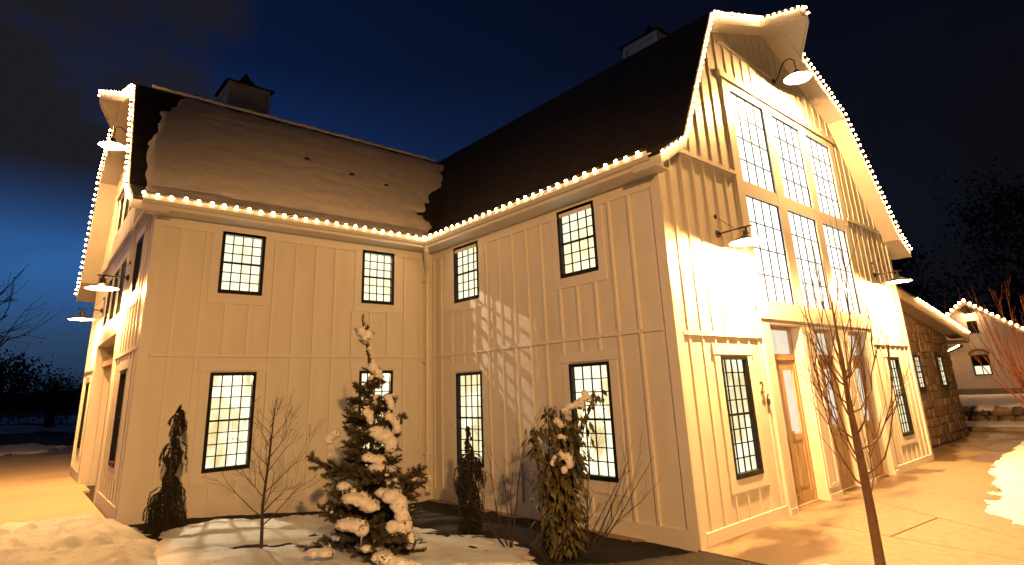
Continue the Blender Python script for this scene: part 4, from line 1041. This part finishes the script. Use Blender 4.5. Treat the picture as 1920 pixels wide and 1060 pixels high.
big = [
    [(.10, 1.98, .22, .10, .07), (.20, 1.93, .22, .11, .08), (.27, 1.84, .2, .08, .10)],
    [(.16, 1.60, .35, .12, .06), (.28, 1.55, .35, .10, .08), (.33, 1.46, .33, .08, .10), (.36, 1.36, .3, .07, .09)],
    [(.22, 1.36, .40, .07, .05), (.34, 1.33, .44, .11, .08), (.42, 1.24, .40, .10, .10), (.45, 1.12, .40, .08, .10)],
    [(.36, 1.02, .44, .08, .07), (.48, 1.00, .38, .08, .10), (.53, .88, .38, .06, .11)],
    [(.05, 1.72, .34, .08, .05), (.13, 1.70, .34, .08, .05), (.2, 1.66, .3, .06, .07)],
    [(.12, .86, .58, .06, .04)],
    [(-.08, 1.33, .45, .12, .06), (.02, 1.30, .46, .10, .06), (.12, 1.24, .46, .10, .07)],
    [(-.12, 1.08, .50, .11, .06), (-.02, 1.07, .52, .10, .07), (.06, 1.03, .52, .08, .08)],
    [(.30, .78, .62, .12, .06), (.44, .72, .64, .12, .06), (.58, .66, .64, .13, .08), (.72, .60, .62, .14, .08), (.84, .54, .58, .10, .08)],
    [(-.38, 1.98, .18, .07, .06), (-.44, 1.92, .18, .06, .07)],
    [(.22, 2.14, .12, .07, .05), (.30, 2.08, .12, .06, .06), (.32, 2.0, .12, .05, .06)],
    [(.20, 2.36, .1, .06, .05), (.24, 2.28, .1, .05, .07)],
    [(-.02, 2.20, .15, .07, .06), (.02, 2.12, .16, .05, .06)],
    [(-.42, .84, .58, .10, .04), (-.30, .84, .6, .1, .05)],
]
for q in big:
    clump('snow_clump', spruce, [(at(r, z, f), w, w, h) for (r, z, f, w, h) in q], vox=.018)
for r, z, f in ((-.46, 1.88, .18), (-.39, 1.92, .18), (-.5, 1.98, .2), (.34, 1.30, .3), (.05, 1.0, .52)): icicle(ci, at(r, z, f), rng.uniform(.08, .16))
ci.build('icicle', mat('ice', (.75, .78, .8), .1), spruce, smooth=True)

# --- weeping conifers
weep = mat('weeping_needle', (.030, .030, .014), .85, .5, 25)
def weeper(x, y, z0, prof, seed, label, tipbend):
    rng = random.Random(seed); o = empty('weeping_conifer', (x, y, z0), label, 'tree', 'weeping conifers in the planting bed')
    top = prof[-1][0]
    b = MB(); b.tube([(x, y, z0 - .05), (x, y, z0 + top * .5), (x + tipbend * .4, y, z0 + top * .85), (x + tipbend, y, z0 + top)], [.03, .022, .014, .005], 6); b.build('trunk', swood, o)
    def rad(h):
        for (h0, r0), (h1, r1) in zip(prof, prof[1:]):
            if h0 <= h <= h1: return r0 + (r1 - r0) * (h - h0) / (h1 - h0)
        return .03
    for lay in range(26):
        h0 = top * (.06 + .93 * (lay + .5) / 26); b = MB(); rr = rad(h0)
        nfr = max(4, int(9 * rr / .12))
        for k in range(nfr):
            a = rng.uniform(0, 6.283); r = rr * rng.uniform(.55, 1.28); d = Vector((math.cos(a), math.sin(a), 0)); c = Vector((x + tipbend * (h0 / top) ** 3, y, z0 + h0))
            fall = min(.24, rr * rng.uniform(.5, 1.6))
            pts = [c, c + d * r * .55 + Vector((0, 0, .035)), c + d * r * .92 - Vector((0, 0, .02)), c + d * r - Vector((0, 0, fall * .6)), c + d * r * .97 - Vector((0, 0, fall))]
            pts = [Vector((p.x, p.y, max(p.z, z0 + .01))) + wob(rng, .006) for p in pts]
            b.tube(pts, [.006, .005, .005, .004, .002], 4, mi=1, cap=False)
            for i in range(1, 4): brush(b, rng, pts[i], pts[i + 1] - pts[i], (pts[i + 1] - pts[i]).length, .036, 25)
        b.build('frond', [weep, swood], o, fix=False)
weeper(-4.95, -.95, .62, [(0, .22), (.35, .23), (.72, .17), (.86, .06), (1.0, .06), (1.08, .15), (1.22, .14), (1.32, .05), (1.42, .05), (1.5, .11), (1.62, .10), (1.72, .03), (1.76, .02)], 3, 'tall narrow weeping conifer by the near corner of the west wing', .05)
weeper(-1.44, -3.15, .34, [(0, .16), (.5, .15), (.8, .18), (1.0, .20), (1.12, .17), (1.2, .05), (1.35, .045), (1.55, .015)], 8, 'squat weeping conifer with thin top under the inner corner window', -.02)

# --- snowy drooping shrub
leafm = mat('drooping_leaf', (.125, .105, .032), .55, .5, 8)
rng = random.Random(17)
KX, KY, KZ = -1.42, -5.10, .34
shr = empty('evergreen_shrub', (KX, KY, KZ), 'tall shrub of drooping olive leaves with snow on its shoulders', 'shrub')
b = MB(); stems = []
for k in range(9):
    a = k * 2.4; d = Vector((math.cos(a), math.sin(a), 0)); hgt = rng.uniform(1.1, 1.95); lean = rng.uniform(.06, .30); hgt = 2.0 if k == 0 else hgt
    p0 = Vector((KX, KY, KZ)) + d * .07 - rgt * .08; ofs = rgt * (.40 if k == 0 else rng.uniform(-.28, .18))
    pts = [p0 + d * lean * t * (1 - .5 * t) + ofs * t * t + Vector((0, 0, hgt * t)) + wob(rng, .015) for t in (0, .2, .4, .6, .8, 1)]
    stems.append(pts); b.tube(pts, [.014, .012, .011, .009, .007, .004], 5, cap=False)
b.build('stem', swood, shr)
for pts in stems:
    b = MB()
    for j in range(130):
        t = rng.uniform(.08, 1) ; i = min(4, int(t * 5)); c = pts[i].lerp(pts[i + 1], t * 5 - i); a = rng.uniform(0, 6.283); d = Vector((math.cos(a), math.sin(a), 0)); o_ = d * rng.uniform(.02, .24) * (1.15 - .55 * t)
        p = c + o_; L = rng.uniform(.09, .17); w = rng.uniform(.018, .040); dn = (d * rng.uniform(.1, .9) + wob(rng, .35) + Vector((0, 0, -1))).normalized(); s = dn.cross(d).normalized(); nrm = s.cross(dn)
        mid = p + dn * L * .5 + nrm * .008; tip = p + dn * L
        b.tube([c, p], [.002, .0015], 3, mi=1, cap=False)
        b.add([p, mid - s * w, mid + nrm * .006, mid + s * w, tip], [(0, 1, 2), (0, 2, 3), (1, 4, 2), (2, 4, 3)], 0)
    b.build('foliage', [leafm, swood], shr, fix=False)
def ats(r, z, f): return Vector((KX, KY, z)) + rgt * r + frt * f
for q in ([(.32, 2.30, .05, .05, .05), (.36, 2.24, .05, .05, .05), (.27, 2.22, .06, .05, .04)],
          [(.12, 2.15, .08, .06, .045), (.20, 2.17, .08, .06, .05), (.05, 2.10, .08, .05, .04), (.26, 2.16, .08, .05, .05)],
          [(-.06, 1.98, .10, .05, .04), (-.02, 1.94, .12, .05, .04)], [(-.03, 1.80, .16, .05, .035), (.02, 1.78, .16, .04, .03)],
          [(-.10, 1.55, .18, .06, .05), (-.03, 1.58, .2, .06, .05), (.05, 1.56, .2, .06, .06), (.06, 1.48, .2, .05, .06)], [(-.01, 1.42, .22, .05, .05), (-.14, 1.50, .18, .04, .05)],
          [(.12, 1.12, .22, .04, .025)]):
    clump('snow_clump', shr, [(ats(r, z, f), w, w, h) for (r, z, f, w, h) in q], vox=.014)
# --- bare twiggy shrubs round it
def twiggy(x, y, seed, n, hgt, spread, label, lean=Vector((0, 0, 0))):
    rng = random.Random(seed); o = empty('bare_shrub', (x, y, H(x, y)), label, 'shrub', 'bare shrubs in the planting bed')
    for k in range(n):
        a = k * 2.4 + rng.uniform(-.4, .4); b = MB(); grow(b, rng, (x, y, H(x, y) - .03), Vector((math.cos(a) * spread, math.sin(a) * spread, 1)) + lean, hgt * rng.uniform(.7, 1.1), .011, 2, .03, .55, 7, (2, 3), .11, .002, .5); b.build('stem', bark2, o)
twiggy(-1.05, -5.05, 6, 7, 1.45, .75, 'bare dark twigs spreading right of the drooping olive shrub', rgt * .25)
twiggy(-1.75, -4.4, 9, 6, 1.25, .6, 'bare dark twigs between the squat conifer and the olive shrub', -rgt * .35)
twiggy(-1.9, -5.3, 14, 4, .6, .9, 'low bare twigs at the foot of the olive shrub')

# --- trees in the distance
farleaf = mat('dark_foliage', (.022, .024, .014), .9, .5, 2)
farbark = mat('far_bark', (.03, .024, .02), .9)
def big_tree(x, y, hgt, wid, seed, label, leaf=True, n=900, group='dark trees in the distance', z=None):
    rng = random.Random(seed); z = H(x, y) if z is None else z; o = empty('tree', (x, y, z), label, 'tree', group)
    b = MB(); b.tube([(x, y, z - .1), (x, y, z + hgt * .35), (x + .1, y, z + hgt * .7), (x, y, z + hgt * .98)], [wid * .06, wid * .045, wid * .025, .02], 8)
    for k in range(16):
        a = k * 2.4; h0 = hgt * rng.uniform(.22, .8 if not leaf else .6); grow(b, rng, (x, y, z + h0), (math.cos(a), math.sin(a), .7), wid * (rng.uniform(.35, .6) if not leaf else .25), wid * .014, 2, .06, .7, 5, (3, 4), .14, .01)
    b.build('trunk', farbark, o)
    if leaf:
        b = MB()
        for c in range(34):
            a = rng.uniform(0, 6.283); h_ = rng.uniform(.2, 1); w = wid * .5 * (1 - abs(h_ - .45) * 1.25) * rng.uniform(.3, 1); cc = Vector((x + math.cos(a) * w, y + math.sin(a) * w, z + hgt * h_)); cr = wid * rng.uniform(.08, .17)
            for j in range(int(n * 2.2) // 34):
                p = cc + Vector((rng.gauss(0, 1), rng.gauss(0, 1), rng.gauss(0, .7))) * cr * .7; s = wid * .0105 * rng.uniform(.7, 1.6); u = wob(rng, 1).normalized(); v = u.orthogonal()
                b.add([p - u * s, p + v * s * .6, p + u * s, p - v * s * .6], [(0, 1, 2, 3)])
        b.build('crown', farleaf, o, fix=False)
big_tree(46, 4.5, 12.5, 12, 1, 'dark leafy tree behind the gap between stone building and house', n=2600)
big_tree(52, -4.5, 15, 14, 2, 'tallest dark tree rising behind the pale house', n=2600)
big_tree(60, 13, 13, 13, 3, 'lower dark tree beyond the stone building eave', n=2000)
big_tree(40, -9.5, 12, 9, 7, 'dark tree beside the far end of the pale house', n=1500)
big_tree(-9.0, 27, 8.2, 6.5, 4, 'bare tree with fine twigs at the yard edge against blue dusk', leaf=False)
big_tree(-6.6, 60, 6.0, 10, 5, 'bushy dark tree low on the west skyline', n=1800)
big_tree(-11, 58, 8.5, 11, 6, 'broad dark tree at the west end of the yard', n=1800)
big_tree(-1.8, 72, 5.0, 9, 8, 'small dark bush beside the west gable on the skyline', n=1500)

# ------------------------------------------------------------------ street lamp behind the photographer, which lights the courtyard
pole = empty('street_lamp', (STREET_POS.x - 1.2, STREET_POS.y, H(-10, -15)), 'tall street lamp with flat head by the road', 'street lamp')
bx, by = STREET_POS.x - 1.2, STREET_POS.y
b = MB(); b.tube([(bx, by, .3), (bx, by, 1.0), (bx, by, 5.6), (bx + .15, by, 5.85), (bx + 1.0, by, 5.9)], [.11, .07, .05, .045, .04], 10); b.build('post', M['lampblack'], pole)
b = MB(); b.box(ident, STREET_POS.x - .3, STREET_POS.x + .3, 5.78, 5.92, by - .14, by + .14); b.build('head', M['lampblack'], pole)
l = bpy.data.lights.new('street_light', 'SPOT'); l.energy = STREET_W; l.color = (1, .492, .155); l.shadow_soft_size = .12; l.spot_size = math.radians(76); l.spot_blend = .62
lo = bpy.data.objects.new('street_light', l); col.objects.link(lo); lo.parent = pole
lo.location = STREET_POS - pole.location; lo.rotation_euler = (STREET_AIM - STREET_POS).to_track_quat('-Z', 'Y').to_euler()
# pendant inside the upper floor of the west wing, whose beam falls through the corner window on to the other wall
pd = empty('pendant_lamp', (-2.78, 2.4, 6.4), 'small pendant lamp hanging inside the upper west wing', 'lamp')
b = MB(); b.lathe((-2.78, 2.4, 6.4), [(.02, .2), (.05, .16), (.12, .05)], 12); b.tube([(-2.78, 2.4, 6.6), (-2.78, 2.4, 7.6)], .008, 5); b.build('shade', M['lampblack'], pd)
l = bpy.data.lights.new('pendant_light', 'SPOT'); l.energy = 4400; l.color = (1, .8, .55); l.shadow_soft_size = .015; l.spot_size = math.radians(34); l.spot_blend = .2
lo = bpy.data.objects.new('pendant_light', l); col.objects.link(lo); lo.parent = pd; lo.location = (0, 0, -.02)
lo.rotation_euler = (Vector((-1.33, 0, 4.71)) - Vector((-2.78, 2.4, 6.38))).to_track_quat('-Z', 'Y').to_euler()

# ceiling pendants on the ground floor, seen only by the barred light they throw on the snow
for px_, lab in ((-3.75, 'small pendant lamp inside the ground floor west room'), (-1.15, 'small pendant lamp inside the ground floor corner room')):
    pd = empty('pendant_lamp', (px_, 1.25, 2.98), lab, 'lamp')
    b = MB(); b.lathe((px_, 1.25, 2.98), [(.02, .12), (.05, .10), (.12, .03)], 12); b.tube([(px_, 1.25, 3.09), (px_, 1.25, 3.27)], .008, 5); b.build('shade', M['lampblack'], pd)
    l = bpy.data.lights.new('pendant_light', 'SPOT'); l.energy = 2600; l.color = (1, .82, .50); l.shadow_soft_size = .03; l.spot_size = math.radians(84); l.spot_blend = .2
    lo = bpy.data.objects.new('pendant_light', l); col.objects.link(lo); lo.parent = pd; lo.location = (0, 0, -.02)
    lo.rotation_euler = (Vector((px_ - .2, 0, 2.05)) - Vector((px_, 1.25, 2.96))).to_track_quat('-Z', 'Y').to_euler()

# second, unseen lamp post added off to the east to light the boulder wall, the lawn and the red twigged tree
pole = empty('street_lamp', (17.2, -18, .4), 'unseen street lamp with flat head added to light the eastern lawn', 'street lamp')
b = MB(); b.tube([(17.2, -18, .35), (17.2, -18, 1.0), (17.2, -18, 5.8), (17.2, -17.7, 6.05), (17.2, -17.0, 6.1)], [.11, .07, .05, .045, .04], 10); b.build('post', M['lampblack'], pole)
b = MB(); b.box(ident, 17.06, 17.34, 5.98, 6.12, -17.3, -16.7); b.build('head', M['lampblack'], pole)
l = bpy.data.lights.new('street_light', 'SPOT'); l.energy = 2600; l.color = (1, .50, .19); l.shadow_soft_size = .12; l.spot_size = math.radians(70); l.spot_blend = .6
lo = bpy.data.objects.new('street_light', l); col.objects.link(lo); lo.parent = pole; lo.location = Vector((17.2, -17.0, 5.9)) - pole.location
lo.rotation_euler = (Vector((25.5, -4.0, -.5)) - Vector((17.2, -17.0, 5.9))).to_track_quat('-Z', 'Y').to_euler()
